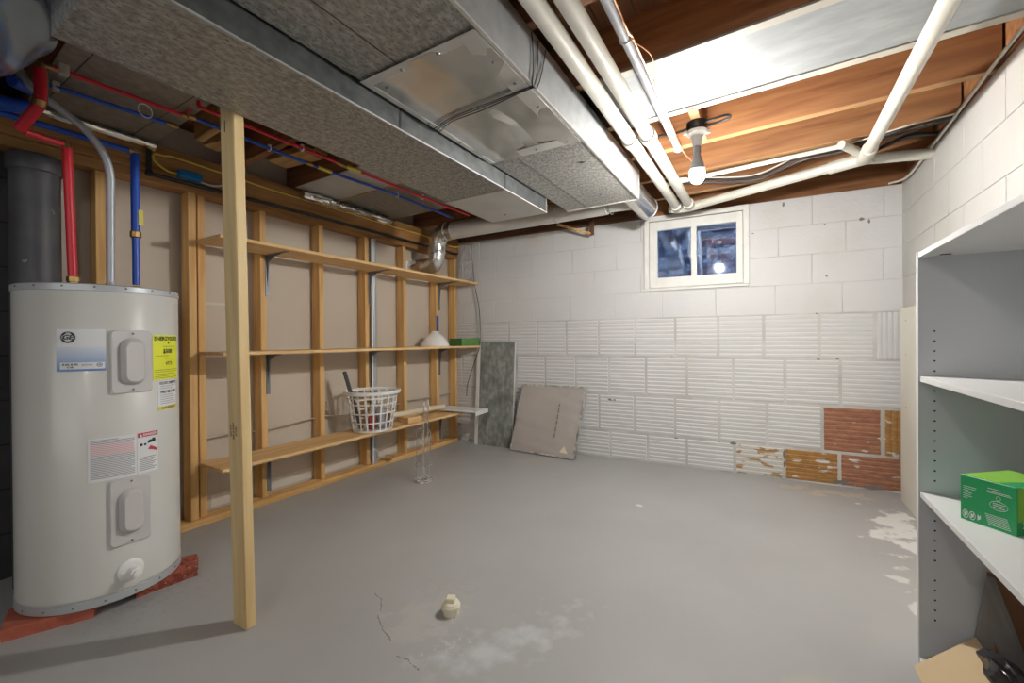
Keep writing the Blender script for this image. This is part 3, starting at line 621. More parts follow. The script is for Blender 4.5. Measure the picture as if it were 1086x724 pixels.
m = MB(); m.tube([(.31, 3.13, 2.053), (.50, 3.055, 2.056)], .035, 20); m.tube([(.455, 3.07, 2.052), (.452, 2.93, 2.03), (.452, 2.87, 2.03)], .034, 20); m.tube([(.44, 2.96, 2.04), (.36, 2.87, 2.07), (.33, 2.83, 2.07)], .022, 16); m.build('wye_fitting', 'pipe_cream', t_)
m = MB(); m.tube([(.455, -3.0, 2.03), (.452, 2.90, 2.03)], .0285, 20)
t_ = thing('branch_drain_pipe', 'cream drain pipe passing overhead towards the camera on the right', 'pipe', (.455, 1.5, 2.0)); m.build('pipe', 'pipe_cream', t_)
m = MB(); m.lathe((.452, 2.86, 2.03), [(.031, -.02), (.035, -.018), (.035, .018), (.031, .02)], 22, (0, 1, 0)); each(m, 'coupling', 'pipe_cream', t_)
t_ = thing('small_supply_pipe', 'thin cream pipe crossing the joists behind the glowing bulb', 'pipe', (0, 2.85, 2.05))
m = MB(); m.tube([(-.62, 2.92, 2.06), (.34, 2.835, 2.065)], .0125, 14); m.build('pipe', 'pipe_cream', t_)
t_ = thing('grey_vent_pipe', 'grey plastic pipe with copper wire beside the cream drain pipes', 'pipe', (-.408, 1.5, 2.03))
m = MB(); m.tube([(-.408, -3.0, 2.055), (-.403, 1.7, 2.055), (-.406, 2.42, 2.065)], .0175, 18); m.build('pipe', 'pipe_grey', t_)
for y in (1.42, 2.02, 2.38):
    m = MB(); m.torus((-.4045, y, 2.056), .0195, .002, (0, 1, .2), 20, 6); m.build('cable_tie', 'white_plastic', t_)
m = MB(); m.tube(smooth_path([(-.384, -3, 2.05), (-.382, .8, 2.05), (-.384, 1.35, 2.045), (-.38, 1.45, 2.05), (-.383, 2.0, 2.048), (-.386, 2.4, 2.05), (-.37, 2.6, 2.06), (-.36, 2.85, 2.08)], 5), .0035, 8); single(m, 'copper_wire', 'copper', 'bare copper ground wire strapped along the grey pipe', 'wire', (-.384, 1.5, 2.04))
m = MB(); m.tube(smooth_path([(-.384, 1.42, 2.042), (-.35, 1.52, 2.045), (-.352, 1.6, 2.047), (-.383, 1.76, 2.046)], 5), .002, 6); single(m, 'thin_wire', 'copper', 'loose thin brown wire bowing away from the grey pipe', 'wire', (-.36, 1.6, 2.04))
# cables sagging behind the bulb
for (dz, dy, lb, mt) in ((0, 0, 'upper black cable sagging across joists behind the bulb', 'black_wire'), (-.012, .02, 'lower dark cable sagging across joists behind the bulb', 'dark_grey'), (.004, -.03, 'pale cable stapled across the joists behind the bulb', 'pipe_cream')):
    m = MB(); m.tube(smooth_path([(-.64, 2.88+dy, 2.09), (-.4, 3.0+dy, 2.085+dz), (-.08, 3.12+dy, 2.075+dz), (.16, 2.96+dy, 2.088+dz), (.37, 2.94+dy, 2.092+dz), (.60, 2.86+dy, 2.10+dz), (.76, 2.82+dy, 2.10)], 6), .006 if mt != 'pipe_cream' else .004, 8)
    single(m, 'ceiling_cable', mt, lb, 'cable', (0, 3.0, 2.07), 'cables behind the bulb')
m = MB(); m.tube(smooth_path([(.758, -3, 2.10), (.757, 1.5, 2.115), (.756, 2.2, 2.12), (.757, 2.7, 2.10), (.758, 3.1, 2.085), (.757, 3.6, 2.07), (.70, 3.78, 2.09)], 6), .007, 8); single(m, 'wall_cable', 'pipe_cream', 'cream cable along the top of the right block wall', 'cable', (.757, 2.2, 2.06))
m = MB(); m.tube(smooth_path([(.772, -3, 2.13), (.770, 1.6, 2.135), (.770, 2.3, 2.13), (.766, 2.9, 2.115), (.768, 3.6, 2.10)], 6), .008, 8); single(m, 'wall_cable', 'dark_wood', 'brown cable above the cream one on the right wall', 'cable', (.77, 2.2, 2.09))
m = MB(); m.tube(smooth_path([(.76, 3.05, 2.115), (.62, 2.98, 2.10), (.5, 3.12, 2.10), (.40, 3.22, 2.10)], 5), .010, 10); single(m, 'ceiling_cable', 'black_wire', 'thick black hose curling beside the corner wye fitting', 'cable', (.6, 3.05, 2.09), 'cables behind the bulb')

# PEX lines
def clip_part(p, parent, ax=(0, 1, 0)):
    m = MB(); m.torus(p, .0135, .003, ax, 16, 6); m.box((p[0]-.006, p[1]-.007, p[2]+.008), (p[0]+.006, p[1]+.007, Z_J-.006)); m.build('pipe_clip', 'white_plastic', parent)
t_ = thing('hot_water_line', 'red plastic water pipe under the joists beside the left duct', 'pipe', (-2.13, 1.8, 2.08))
m = MB(); m.tube([(-2.29, .505, 2.088), (-2.275, .925, 2.088)], .009, 14); m.tube([(-2.135, .915, 2.088)]+smooth_path([(-2.135, 1.3, 2.09), (-2.14, 1.8, 2.092), (-2.125, 2.2, 2.085), (-2.12, 2.87, 2.09)], 3), .009, 14)
m.tube([(-2.275, .925, 2.088), (-2.20, .925, 2.15), (-2.135, .915, 2.15), (-2.135, .915, 2.088)], .008, 12); m.build('pipe', 'pex_red', t_)
m = MB(); m.tube([(-2.275, .905, 2.088), (-2.275, .945, 2.088)], .0125, 12); m.tube([(-2.14, 1.62, 2.091), (-2.14, 1.68, 2.091)], .012, 12); each(m, 'crimp_fitting', 'brass', t_)
m = MB(); m.tube([(-2.14, 1.685, 2.091), (-2.137, 1.78, 2.09)], .0115, 12); m.build('yellow_tag', 'yellow_tag', t_)
for y in (1.40, 2.33): clip_part((-2.135, y, 2.088), t_)
m = MB(); m.box((-2.30, .515, 2.07), (-2.272, .545, 2.112), .004); m.build('pipe_clip', 'cream_strip', t_)
t_ = thing('cold_water_line', 'blue plastic water pipe under the joists, parallel to the red one', 'pipe', (-2.27, 1.8, 2.08))
m = MB(); m.tube([(-2.46, .53, 2.088), (-2.425, .925, 2.088)], .009, 14); m.tube([(-2.262, .945, 2.088)]+smooth_path([(-2.29, 1.4, 2.09), (-2.285, 1.8, 2.09), (-2.25, 2.15, 2.085), (-2.285, 2.86, 2.09)], 3), .009, 14); m.build('pipe', 'pex_blue', t_)
m = MB(); m.tube([(-2.427, .905, 2.088), (-2.424, .95, 2.088)], .0125, 12); m.tube([(-2.262, .925, 2.088), (-2.262, .955, 2.088)], .0125, 12); m.tube([(-2.29, 1.52, 2.09), (-2.29, 1.57, 2.09)], .012, 12); each(m, 'crimp_fitting', 'brass', t_)
m = MB(); m.tube([(-2.288, 1.60, 2.09), (-2.287, 1.69, 2.09)], .0115, 12); m.build('yellow_tag', 'yellow_tag', t_)
for y in (1.31, 2.20): clip_part((-2.285 if y < 2 else -2.255, y, 2.088), t_)
m = MB(); m.box((-2.475, .535, 2.072), (-2.45, .56, 2.112), .004); m.build('pipe_clip', 'cream_strip', t_)
m = MB(); m.torus((-2.35, .80, 2.077), .028, .0022, (1, .2, 0), 20, 6);  single(m, 'cable_tie', 'white_plastic', 'white cable tie looped around the red and blue pipes', 'cable tie', (-2.38, .8, 2.04))

# water heater and its risers
HX, HY, HR, HZ0, HZ1 = -2.455, .68, .257, .045, 1.285
t_ = thing('water_heater', 'tall off-white electric water heater standing on red bricks', 'water heater', (HX, HY, HZ0))
m = MB(); m.lathe((HX, HY, 0), [(HR-.012, HZ0+.002), (HR-.004, HZ0+.004), (HR-.004, HZ0+.032), (HR, HZ0+.036), (HR+.0015, HZ0+.04), (HR, HZ0+.046), (HR, HZ1-.028), (HR-.002, HZ1-.024)], 96); m.build('tank_jacket', 'heater_white', t_)
m = MB(); m.lathe((HX, HY, 0), [(HR+.001, HZ1-.028), (HR+.003, HZ1-.026), (HR+.003, HZ1-.004), (HR-.003, HZ1), (HR-.03, HZ1-.004), (.01, HZ1-.002)], 96); m.build('top_lid', 'heater_rim', t_)
m = MB(); m.lathe((HX, HY, 0), [(HR-.002, HZ0), (HR+.002, HZ0+.001), (HR+.002, HZ0+.030), (HR-.002, HZ0+.031)], 96); m.build('base_ring', 'heater_rim', t_)
def HC(u, z, d=0.0):      # u: arc length from the seam facing +x, positive towards +y
    a_ = u/HR; return Vector((HX+(HR+d)*math.cos(a_), HY+(HR+d)*math.sin(a_), z))
def cyl_patch(mb, u0, u1, z0, z1, d=.0012, n=12):
    mb.rings([[HC(u0+(u1-u0)*i/n, z0, 0), HC(u0+(u1-u0)*i/n, z0, d), HC(u0+(u1-u0)*i/n, z1, d), HC(u0+(u1-u0)*i/n, z1, 0)] for i in range(n+1)])
def cover(u, z0, z1, hw, knob):
    m = MB()
    def shape(hu, ha, hb, d):
        pts = []; r_ = .014
        for cx_, cz_, a0 in ((hu-r_, hb-r_, 0), (-hu+r_, hb-r_, 90), (-hu+r_, ha+r_, 180), (hu-r_, ha+r_, 270)):
            for q in range(4):
                an = math.radians(a0+30*q); pts.append(HC(u+cx_+r_*math.cos(an), cz_+r_*math.sin(an), d))
        return pts
    m.rings([shape(hw, z0, z1, .0), shape(hw, z0, z1, .008), shape(hw-.004, z0+.004, z1-.004, .011)])
    c_ = m.build('access_cover', 'cover_grey', t_)
    m = MB(); zc = (z0+z1)/2
    def oval(hu, hz, d):
        return [HC(u+hu*math.copysign(abs(math.cos(a_))**.8, math.cos(a_)), zc+(hz-hu)*(1 if math.sin(a_) > 0 else -1)+hu*math.sin(a_), d) for a_ in [2*PI*(i+.5)/28 for i in range(28)]]
    m.rings([oval(.039, knob+.010, .010), oval(.037, knob+.008, .014), oval(.029, knob-.001, .030), oval(.025, knob-.005, .033)]); m.build('raised_cap', 'cover_grey', c_)
    m = MB()
    for z in (z0+.014, z1-.014): m.lathe(HC(u, z, .010), [(.004, 0), (.0035, .003), (.001, .004)], 10, HC(u, z, 1)-HC(u, z, 0))
    each(m, 'screw_head', 'steel_grey', c_)
cover(.017, .857, 1.108, .066, .083)
cover(.008, .256, .520, .064, .078)
# brand and rating label
m = MB(); m.use('label_white'); cyl_patch(m, -.199, -.061, .952, 1.111); m.build('maker_label', None, t_, 60)
lab = bpy.data.objects['maker_label']
bm_ = mat('blue_fade', (.20, .34, .62), .45); tt = bm_.node_tree; tcx = tt.nodes.new('ShaderNodeTexCoord'); sp = tt.nodes.new('ShaderNodeSeparateXYZ'); rr_ = tt.nodes.new('ShaderNodeValToRGB')
mr_ = tt.nodes.new('ShaderNodeMapRange'); mr_.inputs[1].default_value = .955-HZ0; mr_.inputs[2].default_value = 1.05-HZ0
tt.links.new(tcx.outputs['Object'], sp.inputs[0]); tt.links.new(sp.outputs['Z'], mr_.inputs[0]); tt.links.new(mr_.outputs[0], rr_.inputs[0]); tt.links.new(rr_.outputs[0], tt.nodes['Principled BSDF'].inputs['Base Color'])
rr_.color_ramp.elements[0].color = (.16, .30, .60, 1); rr_.color_ramp.elements[1].color = (.74, .80, .88, 1)
m = MB(); cyl_patch(m, -.199, -.061, .952, 1.045, .0017); m.build('blue_print', 'blue_fade', lab, 60)
m = MB(); cyl_patch(m, -.189, -.064, .960, .985, .0021); m.build('rating_strip', 'label_white', lab, 60)
m = MB(); cu, cz = -.165, 1.080
def ringp(R0, R1, n=40, d=.0024):
    for i in range(n):
        a0, a1 = 2*PI*i/n, 2*PI*(i+1)/n
        m.face([HC(cu+R0*math.cos(a0), cz+R0*math.sin(a0), d), HC(cu+R1*math.cos(a0), cz+R1*math.sin(a0), d), HC(cu+R1*math.cos(a1), cz+R1*math.sin(a1), d), HC(cu+R0*math.cos(a1), cz+R0*math.sin(a1), d)])
ringp(.0185, .0215); ringp(.0150, .0162)
for q in range(4):                 # four small waves in the ring
    for i in range(6):
        a0 = PI/2*q+.35+.13*i; a1 = a0+.13; m.face([HC(cu+.0155*math.cos(a0), cz+.0155*math.sin(a0), .0026), HC(cu+.0187*math.cos(a0), cz+.0187*math.sin(a0), .0026), HC(cu+.0187*math.cos(a1), cz+.0187*math.sin(a1), .0026), HC(cu+.0155*math.cos(a1), cz+.0155*math.sin(a1), .0026)])
put_text(m, 'GE', .024, lambda u, v: HC(cu+u+v*.25, cz+v, .0026), bold=.0007)
m.build('emblem', 'print_dark', lab, 0)
m = MB(); put_text(m, '50 GAL  40 USG', .0088, lambda u, v: HC(-.160+u, .977+v, .0026), bold=.0004, width=.044); put_text(m, 'ELECTRIC', .007, lambda u, v: HC(-.112+u, .975+v, .0026), width=.03)
put_text(m, 'C US', .008, lambda u, v: HC(-.160+u, .967+v, .0026), bold=.0004); cu, cz = -.079, .975; ringp(.0065, .0078); put_text(m, 'UL', .008, lambda u, v: HC(-.079+u, .975+v, .0026), bold=.0003)
m.build('printing', 'print_dark', lab, 0)
# energy label
m = MB(); cyl_patch(m, .092, .243, .899, 1.090); yl = m.build('energy_label', 'yellow_print', t_, 60)
m = MB(); put_text(m, 'ENERGYGUIDE', .022, lambda u, v: HC(.167+u, 1.074+v, .0018), bold=.0009, width=.140); put_text(m, '$508', .026, lambda u, v: HC(.165+u, 1.020+v, .0018), bold=.0006); put_text(m, '4773', .020, lambda u, v: HC(.172+u, .967+v, .0018), bold=.0004)
for z, a_, b_ in ((1.040, .14, .22), (1.000, .105, .17), (.988, .15, .21), (.94, .10, .235), (.932, .10, .235), (.922, .10, .22), (.913, .10, .235), (.906, .10, .235)): cyl_patch(m, a_, b_, z, z+.0014, .0018)
m.face([HC(.163, 1.060, .0018), HC(.178, 1.060, .0018), HC(.170, 1.050, .0018)]); m.build('printing', 'print_dark', yl, 0)
m = MB(); cyl_patch(m, .112, .226, .771, .893); nl = m.build('notice_label', 'label_white', t_, 60)
m = MB(); cyl_patch(m, .112, .226, .769, .784, .0018); m.build('yellow_band', 'yellow_tag', nl, 60)
m = MB(); put_text(m, 'DO NOT TURN ON', .0135, lambda u, v: HC(.169+u, .884+v, .0022), bold=.0003, width=.10); put_text(m, 'NO SE USE', .015, lambda u, v: HC(.169+u, .845+v, .0022), bold=.0005, width=.09); put_text(m, 'CAUTION', .011, lambda u, v: HC(.169+u, .7765+v, .0024), bold=.0003, width=.08); m.build('printing', 'print_dark', nl, 0)
m = MB()
for i in range(9): cyl_patch(m, .125, .215-.01*(i % 3), .795+.009*i if i < 5 else .815+.009*i, .797+.009*i if i < 5 else .817+.009*i, .0018)
m.build('small_print', 'print_grey', nl, 0)
m = MB(); cyl_patch(m, -.114, .028, .524, .690); cyl_patch(m, .031, .109, .524, .690); wl = m.build('warning_label', 'label_white', t_, 60)
m = MB()
for i in range(24):
    z = .683-.0063*i
    if not 3 <= i <= 9: cyl_patch(m, -.108, .022-(.012 if i % 5 == 4 else 0)-(.05 if i in (0,) else 0), z-.0028, z, .0018)
for i in range(8): cyl_patch(m, .038, .100-.007*(i % 3), .585-.0072*i, .588-.0072*i, .0018)
m.build('small_print', 'print_grey', wl, 0)
m = MB()
for i in range(3, 10): cyl_patch(m, -.108, .020, .683-.0063*i-.003, .683-.0063*i, .0018)
m.build('red_print', 'print_pink', wl, 0)
m = MB(); cyl_patch(m, .032, .108, .671, .689, .0018); rb = m.build('danger_band', 'print_red', wl, 60)
m = MB(); put_text(m, 'DANGER', .014, lambda u, v: HC(.076+u, .6795+v, .0024), bold=.0004, width=.052); m.face([HC(.038, .673, .0024), HC(.048, .673, .0024), HC(.043, .686, .0024)]); m.build('printing', 'label_white', rb, 0)
m = MB(); m.use('print_dark')
for u, z, a_ in ((.044, .640, .006), (.058, .640, .005), (.078, .650, .007), (.090, .655, .007)): m.face([HC(u+a_*math.cos(k*PI/4), z+a_*math.sin(k*PI/4), .002) for k in range(8)])
m.face([HC(.066, .642, .002), HC(.098, .646, .002), HC(.098, .656, .002), HC(.070, .654, .002)]); m.use('print_red'); m.face([HC(.068, .618, .002), HC(.094, .610, .002), HC(.098, .620, .002), HC(.078, .632, .002)]); m.face([HC(.088, .612, .0021), HC(.106, .604, .0021), HC(.106, .614, .0021), HC(.094, .622, .0021)])
m.build('pictogram', None, wl, 0)
# drain valve
ax_ = Vector((math.cos(.05), math.sin(.05), 0))
m = MB(); m.lathe(HC(.006, .148, 0), [(.044, -.004), (.043, .003), (.036, .008), (.030, .009)], 28, ax_); dv = m.build('drain_valve', 'white_plastic', t_)
m = MB(); m.lathe(HC(.006, .148, .006), [(.017, 0), (.017, .03), (.021, .031), (.021, .045), (.014, .046), (.014, .055), (.008, .056)], 12, ax_); m.tube([HC(.006, .148, .02), HC(.022, .128, .026)], .009, 10); m.build('spout', 'white_plastic', dv)
m = MB()
for k in range(-5, 6):
    u = .09*k
    m.lathe(HC(u, HZ1-.012, .003), [(.004, 0), (.003, .002), (.0005, .003)], 8, HC(u, 1, 1)-HC(u, 1, 0)); m.lathe(HC(u+.02, HZ0+.016, .002), [(.004, 0), (.003, .002), (.0005, .003)], 8, HC(u, 1, 1)-HC(u, 1, 0))
each(m, 'rim_screw', 'steel_grey', t_)
m = MB(); m.lathe((HX, HY-.09, HZ1-.003), [(.016, 0), (.016, .02), (.012, .022)], 12); m.lathe((HX-.04, HY+.15, HZ1-.003), [(.016, 0), (.016, .02), (.012, .022)], 12); each(m, 'nipple', 'conduit_grey', t_)
m = MB(); m.box((HX-.06, HY-.06, HZ1-.003), (HX+.03, HY+.0, HZ1+.016), .003); m.build('wiring_box', 'yellow_tag', t_)

t_ = thing('hot_riser', 'red water pipe rising from the heater top to the brass elbow', 'pipe', (-2.455, .59, 1.30))
m = MB(); m.tube([(-2.455, .59, 1.33), (-2.445, .575, 1.855)], .0155, 16); m.tube([(-2.445, .57, 1.862), (-2.42, .455, 1.862)], .0125, 14); m.build('pipe', 'pex_red', t_)
m = MB(); m.tube([(-2.41, .44, 1.865), (-2.315, .475, 1.945)], .0185, 16); m.tube([(-2.31, .475, 1.955), (-2.305, .473, 2.07)], .0185, 16); m.build('thick_pipe', 'pex_red', t_)
m = MB(); m.lathe((-2.455, .59, 1.297), [(.018, 0), (.018, .012), (.021, .014), (.021, .033), (.017, .035)], 8); m.tube([(-2.325, .472, 1.94), (-2.31, .475, 1.972)], .021, 12); m.tube([(-2.306, .473, 2.06), (-2.304, .474, 2.092)], .016, 12); m.tube([(-2.305, .474, 2.088), (-2.292, .52, 2.088)], .012, 12); m.lathe((-2.446, .573, 1.865), [(.017, -.018), (.017, .012)], 10); each(m, 'brass_fitting', 'brass', t_)
t_ = thing('cold_riser', 'blue water pipe rising from the heater to its horizontal run', 'pipe', (-2.50, .81, 1.30))
m = MB(); m.tube([(-2.505, .812, 1.325), (-2.505, .812, 1.545)], .0135, 16); m.tube([(-2.505, .812, 1.57), (-2.505, .812, 1.93)], .0165, 16); m.tube([(-2.505, .80, 1.935), (-2.50, .50, 1.935), (-2.50, .30, 1.935)], .0125, 14); m.build('pipe', 'pex_blue', t_)
m = MB(); m.lathe((-2.505, .812, 1.283), [(.018, 0), (.018, .012), (.021, .014), (.021, .033), (.017, .035)], 8); m.lathe((-2.505, .812, 1.54), [(.016, 0), (.022, .005), (.022, .028), (.016, .034)], 10); m.tube([(-2.505, .79, 1.935), (-2.505, .82, 1.935)], .015, 10); each(m, 'brass_fitting', 'brass', t_)
m = MB(); m.box((-2.490, .818, 1.60), (-2.488, .836, 1.67)); m.build('yellow_tag', 'yellow_tag', t_)
m = MB(); m.tube([(-2.44, .36, 1.94), (-2.44, .47, 1.965)], .026, 14); m.tube([(-2.40, .42, 2.03), (-2.46, .50, 2.04)], .02, 12); single(m, 'shutoff_valve', 'pex_blue', 'fat blue valve body beside brass fittings at the far left', 'valve', (-2.44, .42, 1.92))
m = MB(); m.tube(smooth_path([(-2.445, .705, 1.29), (-2.44, .705, 1.50), (-2.435, .705, 1.68), (-2.42, .70, 1.78), (-2.41, .675, 1.86), (-2.40, .62, 1.93), (-2.40, .54, 1.985), (-2.40, .47, 2.03), (-2.42, .44, 2.09), (-2.45, .42, 2.20)], 6), .0145, 16)
t_ = thing('flexible_conduit', 'grey flexible conduit curving from heater top to the ceiling', 'conduit', (-2.445, .705, 1.29)); m.build('conduit', 'conduit_grey', t_)
m = MB(); m.lathe((-2.445, .705, 1.283), [(.019, 0), (.019, .03), (.016, .035)], 14); m.build('connector', 'conduit_grey', t_)
t_ = thing('soil_pipe', 'fat dark grey vertical pipe behind the water heater', 'pipe', (-2.82, .55, 0))
m = MB(); m.lathe((-2.80, .555, 0), [(.080, 0), (.080, 1.81), (.086, 1.815), (.089, 1.83), (.089, 1.875), (.084, 1.885), (.06, 1.89)], 40); m.build('pipe', 'soil_pipe', t_)
# paver pieces under the heater
def slab(pts, z0, z1, mt, lb, sub=1, rough=.006):
    m = MB(); n = len(pts); cx_ = sum(p[0] for p in pts)/n; cy_ = sum(p[1] for p in pts)/n; R_ = []
    dense = []
    for i in range(n):
        a_, b_ = pts[i], pts[(i+1) % n]
        for k in range(7): f = k/7; dense.append((a_[0]+(b_[0]-a_[0])*f, a_[1]+(b_[1]-a_[1])*f))
    for z, sc in ((z0, 1), (z0+(z1-z0)*.5, 1.0), (z1-.004, 1), (z1, .975)):
        R_.append([(cx_+(x-cx_)*sc+random.uniform(-1, 1)*rough, cy_+(y-cy_)*sc+random.uniform(-1, 1)*rough, z+(random.uniform(-1, 1)*rough*.2 if z > z0 else 0)) for x, y in dense])
    m.rings(R_); return single(m, 'red_paver', mt, lb, 'paver', (cx_, cy_, z0), smooth=20)
slab([(-2.335, .365), (-2.235, .585), (-2.40, .66), (-2.50, .41)], 0, .043, 'red_brick', 'smooth red paver under the near left edge of the heater', rough=.0015)
slab([(-2.25, .715), (-2.225, .93), (-2.37, .985), (-2.42, .75)], 0, .043, 'red_brick_broken', 'broken rough red paver under the heater\'s right edge', rough=.007)
#slab([(-2.60, .56), (-2.60, .78), (-2.70, .78), (-2.70, .56)], 0, .043, 'red_brick', 'red paver hidden in shade under the back of the heater', rough=.002)

# conduit beside stud, thin pipe next to it
t_ = thing('vertical_conduit', 'fat grey plastic conduit running up behind the laundry basket', 'conduit', (-2.855, 2.50, 0))
m = MB(); m.tube([(-2.855, 2.500, 0), (-2.855, 2.500, 1.91)], .028, 20); m.build('pipe', 'conduit_grey', t_)
m = MB(); m.lathe((-2.855, 2.5, .93), [(.029, 0), (.033, .003), (.033, .05), (.029, .053)], 20); each(m, 'coupling', 'conduit_grey', t_)
m = MB(); m.tube([(-2.81, 2.452, 0.038), (-2.81, 2.452, 1.9)], .007, 10); single(m, 'thin_pipe', 'white_plastic', 'thin white pipe beside the fat grey conduit', 'pipe', (-2.81, 2.452, .038))
m = MB(); m.lathe((-2.80, 2.58, .065), [(.026, 0), (.026, .05), (.018, .052)], 16, (.9, .43, 0)); single(m, 'pipe_stub', 'block_wood', 'short round wooden stub on the bottom plate by the conduit', 'stub', (-2.80, 2.58, .04))
# cable through studs
pts = [(-2.9, 1.2, .47), (-2.89, 1.40, .485), (-2.89, 1.65, .468), (-2.89, 2.0, .49), (-2.89, 2.4, .46), (-2.89, 2.74, .475), (-2.89, 2.96, .495), (-2.89, 3.3, .49), (-2.89, 3.56, .50)]
m = MB(); m.tube(smooth_path(pts, 6), .0055, 8); single(m, 'stud_cable', 'cream_strip', 'pale cable threaded through the studs above the lowest shelf', 'cable', (-2.89, 2.3, .46))
m = MB(); m.tube(smooth_path([(-2.79, 1.03, 2.062), (-2.79, 1.10, 2.07), (-2.79, 1.50, 2.055), (-2.79, 1.70, 2.05), (-2.79, 2.01, 2.052), (-2.79, 2.30, 2.05), (-2.79, 2.7, 2.045), (-2.79, 3.1, 2.045), (-2.79, 3.50, 2.02), (-2.72, 3.56, 2.05)], 6), .0055, 8)
m.tube(smooth_path([(-2.79, 1.03, 2.062), (-2.787, .985, 2.055), (-2.787, .985, 2.02), (-2.785, 1.04, 1.985), (-2.785, 1.09, 1.985)], 6), .0055, 8); single(m, 'yellow_cable', 'yellow_cable', 'yellow cable stapled along the dark beam with a loop', 'cable', (-2.79, 2.3, 2.0))
m = MB(); m.tube(smooth_path([(-2.785, 1.18, 1.975), (-2.783, 1.26, 1.97), (-2.782, 1.33, 2.0), (-2.785, 1.36, 2.06), (-2.80, 1.38, 2.11)], 6), .006, 8); single(m, 'grey_cable', 'conduit_grey', 'short grey cable from the blue box up to the joists', 'cable', (-2.785, 1.26, 1.97))
m = MB(); m.box((-2.795, 1.085, 1.965), (-2.745, 1.195, 2.005), .006); single(m, 'junction_box', 'blue_box', 'small blue plastic box on the beam beside the yellow cable', 'box', (-2.77, 1.14, 1.965))
m = MB(); m.tube([(-2.787, .96, 1.945), (-2.79, 1.9, 1.957), (-2.79, 3.56, 1.955)], .011, 10); m.tube([(-2.787, .962, 1.945), (-2.787, .962, 2.11)], .011, 10); m.lathe((-2.787, .962, 1.935), [(.016, 0), (.018, .01), (.016, .025)], 12); single(m, 'gas_pipe', 'black', 'thin black pipe along the lower edge of the dark beam', 'pipe', (-2.787, 2.2, 1.93))
m = MB(); m.tube(smooth_path([(-2.62, 3.585, 2.04), (-2.60, 3.60, 1.66), (-2.545, 3.60, 1.40), (-2.53, 3.60, 1.2), (-2.535, 3.60, 1.01), (-2.56, 3.58, .9), (-2.66, 3.56, .62), (-2.68, 3.56, .48)], 6), .0045, 8); single(m, 'corner_cable', 'dark_grey', 'thin grey cable hanging down the corner past the green box', 'cable', (-2.6, 3.6, .48))
m = MB(); m.grid(lambda u, v: (-2.72+.16*u+.03*noise.noise(Vector((u*3, v*5, 0))), 3.53+.035*noise.noise(Vector((u*7, v*9, 2)))-.02*v, 2.03-.35*v), 14, 20); single(m, 'plastic_film', 'film', 'clear crumpled plastic film hanging in the corner above the top shelf', 'plastic sheet', (-2.64, 3.54, 1.68), smooth=180)
m = MB(); m.box((-2.925, 2.93, 1.69), (-2.90, 3.14, 1.80), .003); single(m, 'wall_register', 'label_white', 'white duct register between studs above the top shelf', 'register', (-2.91, 3.03, 1.69))

# ================================================================ BULB FIXTURE
BX, BY = -.293, 2.245
m = MB(); m.hexa([(BX-.02, 2.10, 2.10), (BX+.02, 2.10, 2.10), (BX+.02, 2.47, 2.10), (BX-.02, 2.47, 2.10), (BX-.02, 2.10, 2.14), (BX+.02, 2.10, 2.14), (BX+.02, 2.47, 2.14), (BX-.02, 2.47, 2.14)]); single(m, 'wood_bridge', 'joist_edge', 'short orange wood strip between joists carrying the bulb fixture', 'wood block', (BX, 2.28, 2.10))
t_ = thing('bulb_fixture', 'bare bulb in a white porcelain holder hanging under the joists', 'light fixture', (BX, BY, 2.10))
m = MB(); m.lathe((BX, BY, 2.062), [(.040, 0), (.046, .004), (.047, .038), (.04, .0385)], 20); m.build('junction_box', 'black', t_)
m = MB(); m.lathe((BX, BY, 0), [(.015, 1.985), (.021, 1.990), (.024, 2.02), (.029, 2.035), (.045, 2.045), (.047, 2.058), (.03, 2.062)], 28); m.lathe((BX-.045, BY-.02, 0), [(.014, 2.047), (.014, 2.058), (.01, 2.06)], 12); m.lathe((BX+.045, BY+.02, 0), [(.014, 2.047), (.014, 2.058), (.01, 2.06)], 12); m.build('lamp_holder', 'ceramic', t_)
m = MB(); m.lathe((BX, BY, 0), [(.013, 1.950), (.0165, 1.955), (.0165, 1.985), (.013, 1.99)], 18); m.build('socket', 'steel_grey', t_)
m = MB(); m.lathe((BX, BY, 0), [(.0325, 1.872), (.0335, 1.876), (.031, 1.895), (.022, 1.925), (.015, 1.945), (.0135, 1.955)], 24); nk = m.build('bulb_neck', 'steel_grey', t_)
m = MB(); m.lathe((BX, BY, 0), [(.001, 1.806), (.013, 1.808), (.025, 1.818), (.0325, 1.834), (.0345, 1.852), (.0325, 1.872)], 28); m.build('bulb', 'bulb_glass', t_)
m = MB(); m.tube(smooth_path([(BX+.03, BY, 2.09), (BX+.06, BY-.05, 2.075), (BX+.13, BY-.03, 2.09), (BX+.14, BY+.03, 2.10), (BX+.07, BY+.04, 2.095), (BX+.02, BY+.03, 2.09)], 6), .006, 8); m.tube(smooth_path([(BX-.03, BY, 2.085), (BX-.10, BY+.0, 2.075), (BX-.16, BY+.02, 2.09), (BX-.24, BY+.05, 2.10)], 6), .006, 8); m.build('cable', 'black_wire', t_)

